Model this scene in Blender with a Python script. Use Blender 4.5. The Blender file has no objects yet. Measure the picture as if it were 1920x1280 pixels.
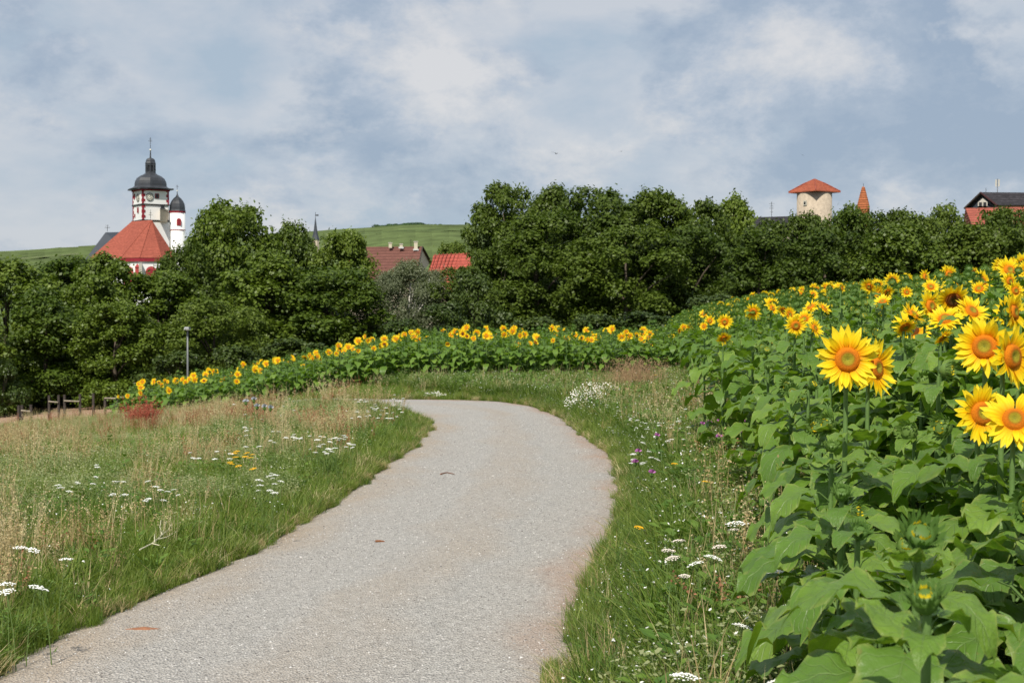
import bpy, math, random
import numpy as np
from mathutils import Vector, Matrix, Quaternion, noise, Euler
S = bpy.context.scene
COL = S.collection
R = math.radians
random.seed(7); rng = np.random.default_rng(7)
PI = math.pi
# ------------------------------------------------------------------ camera, sky, sun, exposure
CAMZ = 2.1
FPX = 1920*50/36
PITCH = math.atan(60/FPX)
cd = bpy.data.cameras.new('camera'); cam = bpy.data.objects.new('camera', cd); COL.objects.link(cam)
cam.location = (0, 0, CAMZ); cam.rotation_euler = (PI/2 - PITCH, 0, 0)
cd.lens = 50; cd.sensor_width = 36; cd.clip_start = .05; cd.clip_end = 6000
cd.dof.use_dof = True; cd.dof.focus_distance = 10.0; cd.dof.aperture_fstop = 8.0
S.camera = cam
S.render.engine = 'CYCLES'
SUN_AZ, SUN_EL = R(197), R(48)
w = bpy.data.worlds.new('World'); S.world = w; w.use_nodes = True
nt = w.node_tree; N = nt.nodes; Lk = nt.links
bg = N['Background']; bg.inputs['Strength'].default_value = 0.1
sky = N.new('ShaderNodeTexSky'); sky.sky_type = 'NISHITA'; sky.sun_disc = False
sky.sun_elevation = SUN_EL; sky.sun_rotation = SUN_AZ
tc = N.new('ShaderNodeTexCoord')
def wmap(sx, sy, sz, off=(0, 0, 0)):
    m = N.new('ShaderNodeMapping'); m.inputs['Scale'].default_value = (sx, sy, sz); m.inputs['Location'].default_value = off
    Lk.new(tc.outputs['Generated'], m.inputs['Vector']); return m
def wnoise(m, scale, det, rough, dist):
    n = N.new('ShaderNodeTexNoise'); n.inputs['Scale'].default_value = scale; n.inputs['Detail'].default_value = det
    n.inputs['Roughness'].default_value = rough; n.inputs['Distortion'].default_value = dist
    Lk.new(m.outputs[0], n.inputs['Vector']); return n
def wramp(src, stops):
    r = N.new('ShaderNodeValToRGB'); e = r.color_ramp.elements
    while len(e) < len(stops): e.new(.5)
    for q, (p, c) in zip(e, stops): q.position = p; q.color = (c[0], c[1], c[2], 1)
    Lk.new(src, r.inputs[0]); return r
def wmix(f, a, b):
    m = N.new('ShaderNodeMix'); m.data_type = 'RGBA'; Lk.new(f, m.inputs[0]); Lk.new(a, m.inputs[6]); Lk.new(b, m.inputs[7]); return m.outputs[2]
big = wnoise(wmap(1, 1, 1.7, (.85, .1, .2)), 4.2, 9, .6, .15)
mass = wramp(big.outputs[0], [(.46, (0,)*3), (.53, (1,)*3)])
fine = wnoise(wmap(1, 1, 1.6, (1.3, .4, .9)), 8.5, 12, .64, .1)
cl = wramp(fine.outputs[0], [(.38, (3.4, 4.25, 5.45)), (.47, (4.1, 4.85, 5.9)), (.52, (4.9, 5.5, 6.4)), (.58, (6.0, 6.3, 6.8)), (.66, (7.2, 7.2, 7.35))])
veil = wnoise(wmap(1, 1, 2.2, (2.3, 5.4, .3)), 6.0, 8, .55, .2)
vl = wramp(veil.outputs[0], [(.40, (4.2, 5.15, 6.2)), (.50, (5.2, 5.8, 6.6)), (.58, (6.0, 6.35, 6.9))])
base = wmix(mass.outputs[0], vl.outputs[0], cl.outputs[0])
gam = N.new('ShaderNodeMix'); gam.data_type = 'RGBA'; gam.inputs[0].default_value = .90
Lk.new(sky.outputs[0], gam.inputs[6]); Lk.new(base, gam.inputs[7])
Lk.new(gam.outputs[2], bg.inputs['Color'])
sl = bpy.data.lights.new('sun', 'SUN'); sl.energy = 5.0; sl.angle = R(.5); sl.color = (1, .94, .83)
sun = bpy.data.objects.new('sun', sl); COL.objects.link(sun)
sd = Vector((math.sin(SUN_AZ)*math.cos(SUN_EL), math.cos(SUN_AZ)*math.cos(SUN_EL), math.sin(SUN_EL)))
sun.rotation_euler = sd.to_track_quat('Z', 'Y').to_euler()
sun.location = sd*100
S.view_settings.view_transform = 'Standard'; S.view_settings.look = 'None'
S.view_settings.exposure = 0; S.view_settings.gamma = 1; S.view_settings.use_curve_mapping = False
# ------------------------------------------------------------------ terrain functions
def sp(t, k=1.0): return np.logaddexp(0, np.asarray(t, float)*k)/k
def ss(a, b, t):
    t = np.clip((np.asarray(t, float)-a)/(b-a), 0, 1); return t*t*(3-2*t)
EY = [-10, 2, 3.5, 5, 6, 8, 12, 20, 30, 38, 60, 100]; EX = [.6, .90, 1.02, 1.20, 1.34, 1.66, 2.28, 3.25, 4.0, 4.6, 6.5, 10]
def edge(y): return np.interp(y, EY, EX)
def G(x, y):
    x = np.asarray(x, float); y = np.asarray(y, float)
    yc = 23.5+(np.clip(x, -14, 2)+10)*1.95
    a = .25*sp(-(x+3.2), 1.2)*ss(yc-2, yc+11, y)
    fall = -2.3*np.tanh(a/2.3)
    back = -2.2*ss(54, 78, y)*(1-ss(-20, -2, -x))
    s = x-edge(y)+.7
    rise = 1.42*np.tanh(.265*sp(s, 2.2)/1.42)*(1-ss(56, 75, y))
    und = .05*np.sin(x*.35+1)*np.sin(y*.22)*ss(8, 30, y)
    return fall+back+rise+und
def g(x, y): return float(G(x, y))
def ray(px, py):
    a = (px-960)/FPX; b = (640-py)/FPX
    return Vector((a, math.cos(PITCH)+b*math.sin(PITCH), b*math.cos(PITCH)-math.sin(PITCH)))
def at(px, py, D):
    r = ray(px, py); return Vector((0, 0, CAMZ))+r*(D/r.y)
def onground(px, py, h=0.0, dmax=60):
    lo = 2.0
    prev = None
    for i in range(600):
        D = 2+i*.1
        p = at(px, py, D)
        if p.z <= g(p.x, p.y)+h: return p
    return at(px, py, dmax)
def proj(x, y, z):
    dy = y; dz = z-CAMZ
    f = dy*math.cos(PITCH)-dz*math.sin(PITCH)
    u = dz*math.cos(PITCH)+dy*math.sin(PITCH)
    return 960+FPX*x/f, 640-FPX*u/f
# ------------------------------------------------------------------ tagging
def tag(o, label=None, cat=None, group=None, kind=None):
    if label: o['label'] = label
    if cat: o['category'] = cat
    if group: o['group'] = group
    if kind: o['kind'] = kind
    return o
def link(o, parent=None):
    COL.objects.link(o)
    if parent is not None: o.parent = parent
    return o
def empty(name, loc=(0, 0, 0), rz=0, scale=None):
    o = bpy.data.objects.new(name, None); o.empty_display_size = .1
    o.location = loc; o.rotation_euler = (0, 0, rz)
    if scale: o.scale = scale
    return link(o)
def inst(name, me, parent=None, loc=(0, 0, 0), rot=None, scale=None):
    o = bpy.data.objects.new(name, me); o.location = loc
    if rot is not None: o.rotation_euler = rot
    if scale is not None: o.scale = scale if hasattr(scale, '__len__') else (scale,)*3
    return link(o, parent)
# ------------------------------------------------------------------ geometry collector
class Geo:
    def __init__(s): s.v = []; s.f = []; s.m = []; s.uv = []; s.mats = []
    def mi(s, mat):
        if mat not in s.mats: s.mats.append(mat)
        return s.mats.index(mat)
    def add(s, vs, fs, mat, uvs=None):
        b = len(s.v); s.v += [tuple(p) for p in vs]
        s.uv += (list(uvs) if uvs is not None else [(0, 0)]*len(vs))
        k = s.mi(mat)
        for f in fs: s.f.append(tuple(i+b for i in f)); s.m.append(k)
    def put(s, o, M=None):
        b = len(s.v)
        s.v += [tuple(M @ Vector(p)) for p in o.v] if M is not None else o.v
        s.uv += o.uv
        mp = [s.mi(m) for m in o.mats]
        s.f += [tuple(i+b for i in f) for f in o.f]; s.m += [mp[k] for k in o.m]
    def box(s, c, d, mat, rz=0, taper=1.0):
        x, y, z = [q/2 for q in d]; ca, sa = math.cos(rz), math.sin(rz); vs = []
        for zz in (-z, z):
            t = taper if zz > 0 else 1
            for xx, yy in ((-x, -y), (x, -y), (x, y), (-x, y)):
                vs.append((c[0]+xx*t*ca-yy*t*sa, c[1]+xx*t*sa+yy*t*ca, c[2]+zz))
        s.add(vs, [(0, 3, 2, 1), (4, 5, 6, 7), (0, 1, 5, 4), (1, 2, 6, 5), (2, 3, 7, 6), (3, 0, 4, 7)], mat)
    def tube(s, pts, rad, n, mat, cap=True):
        pts = [Vector(p) for p in pts]; vs = []; fs = []; uv = []
        for i, p in enumerate(pts):
            d = (pts[min(i+1, len(pts)-1)]-pts[max(i-1, 0)]).normalized()
            a = d.orthogonal().normalized() if abs(d.z) < .99 else Vector((1, 0, 0))
            if abs(d.z) < .99: a = Vector((d.y, -d.x, 0)).normalized()
            b = d.cross(a); r = rad[i] if hasattr(rad, '__len__') else rad
            for k in range(n):
                t = 2*PI*k/n; vs.append(p+a*(r*math.cos(t))+b*(r*math.sin(t))); uv.append((k/n, i/len(pts)))
        for i in range(len(pts)-1):
            for k in range(n):
                fs.append((i*n+k, i*n+(k+1) % n, (i+1)*n+(k+1) % n, (i+1)*n+k))
        if cap:
            fs.append(tuple(range(n))[::-1]); fs.append(tuple((len(pts)-1)*n+k for k in range(n)))
        s.add(vs, fs, mat, uv)
    def lathe(s, prof, n, mat, c=(0, 0, 0), rz=0, cap=True):
        vs = []; fs = []
        for r, z in prof:
            for k in range(n):
                t = 2*PI*(k+.5)/n+rz; vs.append((c[0]+r*math.cos(t), c[1]+r*math.sin(t), c[2]+z))
        for i in range(len(prof)-1):
            for k in range(n): fs.append((i*n+k, i*n+(k+1) % n, (i+1)*n+(k+1) % n, (i+1)*n+k))
        if cap:
            fs.append(tuple(range(n))[::-1]); fs.append(tuple((len(prof)-1)*n+k for k in range(n)))
        s.add(vs, fs, mat)
    def mesh(s, name, smooth=False):
        me = bpy.data.meshes.new(name); me.from_pydata(s.v, [], s.f)
        for m in s.mats: me.materials.append(m)
        me.polygons.foreach_set('material_index', s.m)
        if smooth: me.polygons.foreach_set('use_smooth', [True]*len(s.f))
        uvl = me.uv_layers.new(name='UVMap')
        li = np.zeros(len(me.loops), int); me.loops.foreach_get('vertex_index', li)
        uvl.data.foreach_set('uv', np.array(s.uv, float)[li].ravel())
        me.update(); return me
    def obj(s, name, parent=None, loc=(0, 0, 0), rot=None, smooth=False):
        return inst(name, s.mesh(name, smooth), parent, loc, rot)
def np_mesh(name, V, F, mat, attr=None, smooth=False):
    me = bpy.data.meshes.new(name); k = F.shape[1]
    me.vertices.add(len(V)); me.vertices.foreach_set('co', V.astype(np.float32).ravel())
    me.loops.add(F.size); me.loops.foreach_set('vertex_index', F.astype(np.int32).ravel())
    me.polygons.add(len(F)); me.polygons.foreach_set('loop_start', np.arange(0, F.size, k, dtype=np.int32))
    me.polygons.foreach_set('loop_total', np.full(len(F), k, np.int32))
    if smooth: me.polygons.foreach_set('use_smooth', np.ones(len(F), bool))
    me.materials.append(mat)
    if attr is not None:
        a = me.attributes.new('tone', 'FLOAT', 'POINT'); a.data.foreach_set('value', attr.astype(np.float32))
    me.update(calc_edges=True); return me
# ------------------------------------------------------------------ materials
class MT:
    def __init__(s, name):
        s.m = bpy.data.materials.new(name); s.m.use_nodes = True
        s.t = s.m.node_tree; s.n = s.t.nodes; s.b = s.n['Principled BSDF']; s.out = s.n['Material Output']
    def l(s, a, b): s.t.links.new(a, b)
    def node(s, typ, **kw):
        q = s.n.new(typ)
        for k, v in kw.items(): setattr(q, k, v)
        return q
    def coord(s, which='Object', scale=None):
        t = s.node('ShaderNodeTexCoord'); o = t.outputs[which]
        if scale is not None:
            m = s.node('ShaderNodeMapping'); m.inputs['Scale'].default_value = scale; s.l(o, m.inputs[0]); o = m.outputs[0]
        return o
    def noise(s, scale, det=4, rough=.5, vec=None, dist=0):
        q = s.node('ShaderNodeTexNoise'); q.inputs['Scale'].default_value = scale; q.inputs['Detail'].default_value = det
        q.inputs['Roughness'].default_value = rough; q.inputs['Distortion'].default_value = dist
        s.l(vec if vec is not None else s.coord(), q.inputs['Vector']); return q.outputs[0]
    def voro(s, scale, vec=None, out='Color', feat='F1'):
        q = s.node('ShaderNodeTexVoronoi', feature=feat); q.inputs['Scale'].default_value = scale
        s.l(vec if vec is not None else s.coord(), q.inputs['Vector']); return q.outputs[out]
    def ramp(s, src, stops):
        r = s.node('ShaderNodeValToRGB'); e = r.color_ramp.elements
        while len(e) < len(stops): e.new(.5)
        for q, (p, c) in zip(e, stops):
            q.position = p; c = (c,)*3 if not hasattr(c, '__len__') else c; q.color = (c[0], c[1], c[2], 1)
        s.l(src, r.inputs[0]); return r.outputs[0]
    def mix(s, f, a, b, mode='MIX'):
        m = s.node('ShaderNodeMix', data_type='RGBA', blend_type=mode)
        for i, q in ((0, f), (6, a), (7, b)):
            if hasattr(q, 'is_linked'): s.l(q, m.inputs[i])
            else: m.inputs[i].default_value = q if i == 0 else (q[0], q[1], q[2], 1)
        return m.outputs[2]
    def math(s, op, a, b=0.0, clamp=False):
        m = s.node('ShaderNodeMath', operation=op, use_clamp=clamp)
        for i, q in ((0, a), (1, b)):
            if hasattr(q, 'is_linked'): s.l(q, m.inputs[i])
            else: m.inputs[i].default_value = q
        return m.outputs[0]
    def color(s, c):
        if hasattr(c, 'is_linked'): s.l(c, s.b.inputs['Base Color'])
        else: s.b.inputs['Base Color'].default_value = (c[0], c[1], c[2], 1)
    def set(s, rough=.7, spec=.3, metal=0.0):
        s.b.inputs['Roughness'].default_value = rough; s.b.inputs['Specular IOR Level'].default_value = spec; s.b.inputs['Metallic'].default_value = metal
    def bump(s, h, strength=.5, dist=.02):
        b = s.node('ShaderNodeBump'); b.inputs['Strength'].default_value = strength; b.inputs['Distance'].default_value = dist
        s.l(h, b.inputs['Height']); s.l(b.outputs[0], s.b.inputs['Normal']); return b
    def transl(s, c, f):
        t = s.node('ShaderNodeBsdfTranslucent'); mx = s.node('ShaderNodeMixShader'); mx.inputs[0].default_value = f
        if hasattr(c, 'is_linked'): s.l(c, t.inputs[0])
        else: t.inputs[0].default_value = (c[0], c[1], c[2], 1)
        s.l(s.b.outputs[0], mx.inputs[1]); s.l(t.outputs[0], mx.inputs[2]); s.l(mx.outputs[0], s.out.inputs[0])
def plain(name, c, var=.12, rough=.7, spec=.3, scale=3.0, bump=0, metal=0.0):
    t = MT(name); n = t.noise(scale, 6, .6)
    t.color(t.ramp(n, [(.3, [q*(1-var) for q in c]), (.7, [min(1, q*(1+var)) for q in c])])); t.set(rough, spec, metal)
    if bump: t.bump(t.noise(scale*6, 4, .6), bump, .01)
    return t.m
def veg(name, c1, c2, tr=.3, rough=.5, spec=.3, c3=None, attr=False, tcol=None):
    """foliage: colour varies per plant and per leaf"""
    t = MT(name); oi = t.node('ShaderNodeObjectInfo'); r = oi.outputs['Random']
    if attr:
        a = t.node('ShaderNodeAttribute', attribute_name='tone'); r2 = a.outputs['Fac']
        r = t.math('ADD', t.math('MULTIPLY', r, .45), t.math('MULTIPLY', r2, .55))
    stops = [(0, c1), (1, c2)] if c3 is None else [(0, c1), (.6, c2), (1, c3)]
    c = t.ramp(r, stops); t.color(c); t.set(rough, spec)
    t.transl(t.mix(1.0, c, (1.0, 1.15, .45) if tcol is None else tcol, 'MULTIPLY') if tr else c, tr)
    return t.m
M = {}
# ground
t = MT('meadow_soil'); n1 = t.noise(.35, 6, .6); n2 = t.noise(9, 5, .7)
pad = t.ramp(t.noise(.16, 4, .5), [(.36, 0.0), (.50, 1.0)])
sepx = t.node('ShaderNodeSeparateXYZ'); t.l(t.coord(), sepx.inputs[0])
farm = t.math('MULTIPLY', t.math('GREATER_THAN', sepx.outputs[1], 41.0), t.math('LESS_THAN', sepx.outputs[0], -11.0)); farm = t.math('MULTIPLY', farm, t.math('MULTIPLY', t.math('LESS_THAN', sepx.outputs[1], 62.0), t.math('GREATER_THAN', sepx.outputs[0], -27.0)))
grass = t.mix(n2, (.045, .075, .018), (.10, .115, .035))
t.color(t.mix(t.math('MULTIPLY', pad, farm), grass, (.36, .24, .17))); t.set(.95, .1); t.bump(n2, .6, .05)
M['ground'] = t.m
# gravel: grains, tan sandy bands, pale stones
t = MT('gravel'); co = t.coord(); uvc = t.coord('UV'); sx = t.node('ShaderNodeSeparateXYZ'); t.l(uvc, sx.inputs[0])
g1 = t.voro(64, co); g2 = t.voro(190, co); sg = t.node('ShaderNodeSeparateColor'); t.l(g1, sg.inputs[0]); sg2 = t.node('ShaderNodeSeparateColor'); t.l(g2, sg2.inputs[0])
stone = t.ramp(sg.outputs[0], [(0, (.17, .16, .15)), (.2, (.37, .35, .322)), (.75, (.48, .455, .42)), (1, (.72, .69, .64))])
stone = t.mix(.45, stone, t.ramp(sg2.outputs[0], [(0, (.22, .21, .195)), (1, (.56, .54, .51))]))
wob = t.math('MULTIPLY', t.math('SUBTRACT', t.noise(.7, 3, .5), .5), .35)
u = t.math('ADD', sx.outputs[0], wob)
band = t.ramp(u, [(0, 1.0), (.10, .75), (.22, .1), (.40, .0), (.48, .38), (.60, .42), (.72, .0), (.86, .15), (.95, .75), (1, 1.0)])
pat = t.ramp(t.noise(1.6, 7, .65, t.coord('Object', (1, .35, 1))), [(.38, 0.0), (.66, 1.0)])
sand = t.math('MULTIPLY', band, t.math('ADD', t.math('MULTIPLY', pat, .7), .45), True)
t.color(t.mix(t.math('MULTIPLY', sand, .85), stone, t.mix(t.ramp(u, [(.80, 0.0), (.93, .85)]), t.mix(sg2.outputs[1], (.34, .265, .19), (.50, .40, .30)), (.42, .27, .19)))); t.set(.92, .15)
t.bump(t.math('ADD', t.voro(64, co, 'Distance'), t.math('MULTIPLY', t.noise(5, 6, .7), 1.6)), .9, .02)
M['gravel'] = t.m
t = MT('pebble'); oi = t.node('ShaderNodeObjectInfo')
t.color(t.ramp(oi.outputs['Random'], [(0, (.13, .12, .115)), (.35, (.33, .32, .31)), (.8, (.50, .49, .48)), (1, (.72, .70, .68))])); t.set(.85, .2); M['pebble'] = t.m
M['soil'] = plain('sandy_edge_soil', (.27, .13, .075), .3, .95, .1, 6, .6)
# hill
t = MT('vineyard_slope'); n1 = t.noise(.004, 5, .6); co = t.coord('Object', (1, .25, 1))
v = t.voro(.0045, co); sv = t.node('ShaderNodeSeparateColor'); t.l(v, sv.inputs[0])
c = t.ramp(sv.outputs[0], [(0, (.085, .125, .045)), (.5, (.13, .165, .06)), (1, (.19, .21, .09))])
c = t.mix(t.ramp(t.noise(.05, 5, .7), [(.35, 0.0), (.7, .5)]), c, (.10, .16, .05)); t.color(c); t.set(.95, .1); M['hill'] = t.m
M['vine'] = plain('vine_leaves', (.095, .13, .045), .45, .8, .2, .03)
M['track'] = plain('farm_track', (.34, .31, .2), .1, .9, .1, .1)
M['farwood'] = plain('far_wood_leaves', (.04, .075, .03), .3, .9, .1, .2)
# trees
M['leafA'] = veg('maple_leaves', (.044, .082, .010), (.13, .185, .022), .32, .45, .32, (.20, .265, .045), attr=True)
M['leafB'] = veg('dark_leaves', (.034, .062, .009), (.105, .152, .020), .32, .48, .26, (.16, .21, .036), attr=True)
M['leafC'] = veg('birch_leaves', (.10, .125, .07), (.17, .195, .11), .35, .5, .3, (.24, .26, .16), attr=True)
M['leafD'] = veg('hedge_leaves', (.026, .052, .008), (.07, .105, .016), .22, .45, .4, (.09, .13, .026), attr=True)
M['bark'] = plain('bark', (.10, .08, .06), .4, .9, .1, 8, .8)
M['birchbark'] = plain('birch_bark', (.62, .60, .55), .25, .7, .2, 5, .3)
t = MT('dark_sunflower_disc'); sx = t.node('ShaderNodeSeparateXYZ'); t.l(t.coord('UV'), sx.inputs[0])
c = t.ramp(sx.outputs[0], [(0, (.10, .07, .015)), (.4, (.09, .04, .01)), (.7, (.12, .035, .008)), (1, (.30, .09, .008))])
vv = t.voro(240, None, 'Distance'); t.color(c); t.set(.85, .15); t.bump(vv, .8, .004); M['discdark'] = t.m
# sunflower
t = MT('sunflower_leaf'); uv = t.coord('UV'); sx = t.node('ShaderNodeSeparateXYZ'); t.l(uv, sx.inputs[0])
aw = t.math('ABSOLUTE', sx.outputs[1]); mid = t.math('SUBTRACT', 1.0, t.math('MULTIPLY', aw, 22), True)
lat = t.math('SINE', t.math('MULTIPLY', t.math('SUBTRACT', sx.outputs[0], t.math('MULTIPLY', aw, .30)), 44))
lat = t.math('MULTIPLY', t.math('SUBTRACT', lat, .86, True), 6, True)
vein = t.math('MAXIMUM', mid, lat)
oi = t.node('ShaderNodeObjectInfo')
geo = t.node('ShaderNodeNewGeometry')
rnd = t.math('ADD', t.math('MULTIPLY', oi.outputs['Random'], .6), t.math('MULTIPLY', geo.outputs['Random Per Island'], .4))
c = t.ramp(rnd, [(0, (.066, .145, .018)), (.5, (.112, .215, .024)), (.85, (.17, .28, .034)), (1, (.24, .35, .05))])
c = t.mix(t.ramp(t.noise(7, 4, .6), [(.35, 0.0), (.75, .45)]), c, (.115, .20, .045))
c = t.mix(t.ramp(t.noise(70, 3, .5), [(.66, 0.0), (.72, .5)]), c, (.20, .17, .05)); c = t.mix(t.math('MULTIPLY', vein, .4), c, (.22, .32, .11)); c = t.mix(t.ramp(t.math('ADD', t.math('MULTIPLY', aw, .75), t.math('MULTIPLY', t.noise(11, 3, .6), .5)), [(.90, 0.0), (1.05, .35)]), c, (.34, .36, .10)); t.color(c); t.set(.42, .42)
bp = t.bump(t.math('ADD', t.math('MULTIPLY', vein, -1.0), t.math('ADD', t.math('MULTIPLY', t.noise(45, 3, .6), .8), t.math('MULTIPLY', t.noise(16, 2, .5), 1.6))), .5, .011)
t.transl(t.mix(1.0, c, (1.5, 1.6, .4), 'MULTIPLY'), .30); M['sfleaf'] = t.m
M['sfstem'] = plain('sunflower_stem', (.11, .19, .05), .2, .6, .3, 12, .2)
t = MT('sunflower_petal'); sx = t.node('ShaderNodeSeparateXYZ'); t.l(t.coord('UV'), sx.inputs[0])
c = t.ramp(sx.outputs[0], [(0, (.85, .30, .004)), (.2, (.92, .52, .006)), (.5, (.96, .73, .012)), (1, (.96, .79, .04))])
geo = t.node('ShaderNodeNewGeometry'); c = t.mix(t.math('MULTIPLY', geo.outputs['Random Per Island'], .25), c, (.90, .52, .01))
t.color(c); t.set(.55, .2); t.bump(t.math('SINE', t.math('MULTIPLY', sx.outputs[1], 14)), .25, .002)
t.transl(c, .35); M['petal'] = t.m
t = MT('sunflower_disc'); sx = t.node('ShaderNodeSeparateXYZ'); t.l(t.coord('UV'), sx.inputs[0])
c = t.ramp(sx.outputs[0], [(0, (.20, .22, .03)), (.12, (.34, .32, .03)), (.42, (.38, .30, .02)), (.52, (.40, .16, .01)), (.66, (.66, .17, .008)), (.9, (.80, .24, .008)), (1, (.7, .22, .008))])
vv = t.voro(240, None, 'Distance'); c = t.mix(t.math('MULTIPLY', vv, .5, True), c, (.16, .07, .008)); t.color(c); t.set(.8, .15); t.bump(vv, .8, .004); M['disc'] = t.m
M['bract'] = veg('sunflower_bract', (.10, .19, .04), (.17, .27, .06), .25, .5, .3)
# grasses and herbs
M['grass'] = veg('green_grass', (.11, .175, .022), (.20, .275, .042), .40, .5, .3, (.27, .32, .085))
M['grassd'] = veg('dark_grass', (.065, .125, .02), (.115, .185, .032), .32, .5, .3)
M['straw'] = veg('dry_grass', (.40, .30, .14), (.55, .44, .23), .3, .7, .2, (.66, .57, .34), tcol=(1, 1, 1))
M['rust'] = veg('rusty_dry_grass', (.46, .30, .18), (.58, .40, .26), .3, .8, .1, tcol=(1, 1, 1))
M['sorrel'] = veg('sorrel_seed', (.30, .11, .06), (.42, .21, .12), .2, .8, .1, tcol=(1, 1, 1))
M['sorrelred'] = veg('red_sorrel_seed', (.34, .08, .05), (.44, .14, .09), .2, .8, .1, tcol=(1, 1, 1))
M['pale'] = veg('pale_herb', (.22, .28, .11), (.34, .38, .18), .4, .6, .2, (.46, .47, .27))
M['herb'] = veg('broad_herb', (.075, .155, .022), (.15, .24, .035), .3, .5, .35)
M['white'] = plain('white_florets', (.80, .80, .76), .06, .7, .2, 30)
M['cream'] = plain('cream_florets', (.74, .66, .58), .1, .7, .2, 30)
M['yellow'] = plain('yellow_florets', (.80, .42, .01), .15, .7, .2, 30)
M['purple'] = plain('purple_florets', (.46, .16, .42), .2, .7, .2, 30)
M['blue'] = plain('blue_grey_thistle', (.42, .44, .47), .2, .7, .2, 30)
M['hstem'] = plain('herb_stem', (.12, .18, .05), .2, .7, .2, 20)
M['stick'] = plain('dead_wood', (.20, .085, .04), .3, .9, .1, 20, .4)
M['bleached'] = plain('bleached_stalk', (.62, .58, .42), .15, .8, .1, 20)
# buildings
def tile_mat(name, c, rows, var=.2):
    t = MT(name); co = t.coord(); n = t.noise(.5, 6, .65); v = t.voro(3.0, t.coord('Object', (1, 1, 2.5)))
    sv = t.node('ShaderNodeSeparateColor'); t.l(v, sv.inputs[0]); sz = t.node('ShaderNodeSeparateXYZ'); t.l(co, sz.inputs[0])
    cc = t.mix(sv.outputs[0], [q*(1-var) for q in c], [min(1, q*(1+var)) for q in c])
    cc = t.mix(t.ramp(n, [(.4, 0.0), (.75, .35)]), cc, [q*.6 for q in c])
    st = t.math('SINE', t.math('MULTIPLY', sz.outputs[2], 2*PI/rows)); cc = t.mix(t.ramp(st, [(.0, .5), (.35, 0.0)]), cc, [q*.45 for q in c])
    t.color(cc); t.set(.85, .15); t.bump(st, .5, .05); return t.m
M['redtile'] = tile_mat('red_clay_tiles', (.36, .10, .068), .30)
M['towertile'] = tile_mat('tower_clay_tiles', (.36, .10, .055), .26)
M['browntile'] = tile_mat('brown_tiles', (.17, .075, .06), .42, .15)
M['brighttile'] = tile_mat('bright_red_tiles', (.40, .09, .065), .4, .25)
M['orangetile'] = tile_mat('orange_bricks', (.42, .14, .06), .35, .3)
M['slate'] = plain('slate', (.035, .038, .045), .35, .42, .5, .8)
M['slateblue'] = plain('blue_slate', (.040, .048, .062), .15, .6, .4, .5)
M['darktile'] = tile_mat('dark_roof_tiles', (.040, .037, .042), .32, .4)
M['render'] = plain('white_render', (.80, .80, .79), .05, .85, .2, .4)
M['crimson'] = plain('crimson_paint', (.25, .022, .035), .15, .7, .2, 1.5)
M['redstone'] = plain('red_sandstone', (.38, .06, .06), .15, .8, .2, 1.5)
M['beige'] = plain('beige_render', (.52, .44, .34), .1, .85, .2, .5)
M['gstone'] = plain('grey_stone', (.48, .46, .40), .15, .85, .2, .8)
M['rubble'] = plain('rubble_stone', (.42, .35, .27), .2, .9, .15, 2.2, .6)
M['dark'] = plain('dark_opening', (.02, .02, .022), .1, .3, .5, 2)
M['iron'] = plain('wrought_iron', (.03, .03, .03), .1, .5, .5, 3)
M['ball'] = plain('gilt_ball', (.75, .72, .62), .05, .25, .6, 3)
M['clockw'] = plain('clock_face_cream', (.74, .72, .62), .04, .5, .3, 3)
M['flash'] = plain('metal_flashing', (.58, .58, .57), .05, .5, .4, 3)
M['wood'] = plain('weathered_wood', (.30, .26, .20), .3, .9, .1, 7, .5)
M['darkwood'] = plain('dark_wood', (.06, .05, .045), .3, .9, .1, 7, .5)
M['steel'] = plain('galvanised_steel', (.17, .18, .19), .06, .45, .5, 3)
M['panel'] = plain('cream_panel', (.55, .50, .38), .05, .5, .3, 3)
M['maroon'] = plain('maroon_paint', (.045, .014, .014), .2, .6, .3, 3)
M['rubber'] = plain('tyre_rubber', (.02, .02, .02), .2, .8, .2, 5)
M['black'] = plain('black_feathers', (.02, .02, .022), .2, .6, .3, 8)
# ------------------------------------------------------------------ ground, path, hill
def grid(name, xs, ys, mat):
    X, Y = np.meshgrid(xs, ys); Z = G(X, Y)
    V = np.stack([X.ravel(), Y.ravel(), Z.ravel()], 1); nx = len(xs); ny = len(ys)
    i = np.arange(nx-1)[None]+nx*np.arange(ny-1)[:, None]; i = i.ravel()
    F = np.stack([i, i+1, i+nx+1, i+nx], 1); return np_mesh(name, V, F, mat, smooth=True)
xs = np.concatenate([-np.geomspace(2600, 20.5, 26), np.arange(-20, 16.01, .4), np.geomspace(16.5, 2600, 28)])
ys = np.concatenate([[-400, -150, -60, -30, -16], np.arange(-10, 60.01, .4), np.geomspace(60.6, 3200, 44)])
ground = inst('ground', grid('ground', xs, ys, M['ground'])); tag(ground, 'grassy ground around the gravel path', kind='structure')
LE = [(-4.6, -6), (-3.95, 0), (-3.55, 4), (-3.1, 6.5), (-2.95, 8), (-2.82, 9.57), (-2.3, 11.8), (-1.99, 14.7), (-1.77, 18.1), (-1.58, 21), (-1.5, 24.3), (-1.62, 26.2), (-2.05, 27.8), (-3.0, 29.0), (-5, 30.3), (-9, 33.6), (-14, 38.5)]
RE = [(-1.05, -6), (-.7, 0), (-.04, 4), (.19, 6.5), (.33, 8.1), (.49, 9.5), (.72, 11.3), (1.0, 13.2), (1.27, 15.5), (1.42, 17.7), (1.48, 20.4), (1.25, 23.8), (1.0, 27.3), (.5, 30.2), (-.2, 31.6), (-1.2, 32.3), (-2.6, 32.7), (-5, 33.9), (-9, 37), (-14, 42)]
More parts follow.
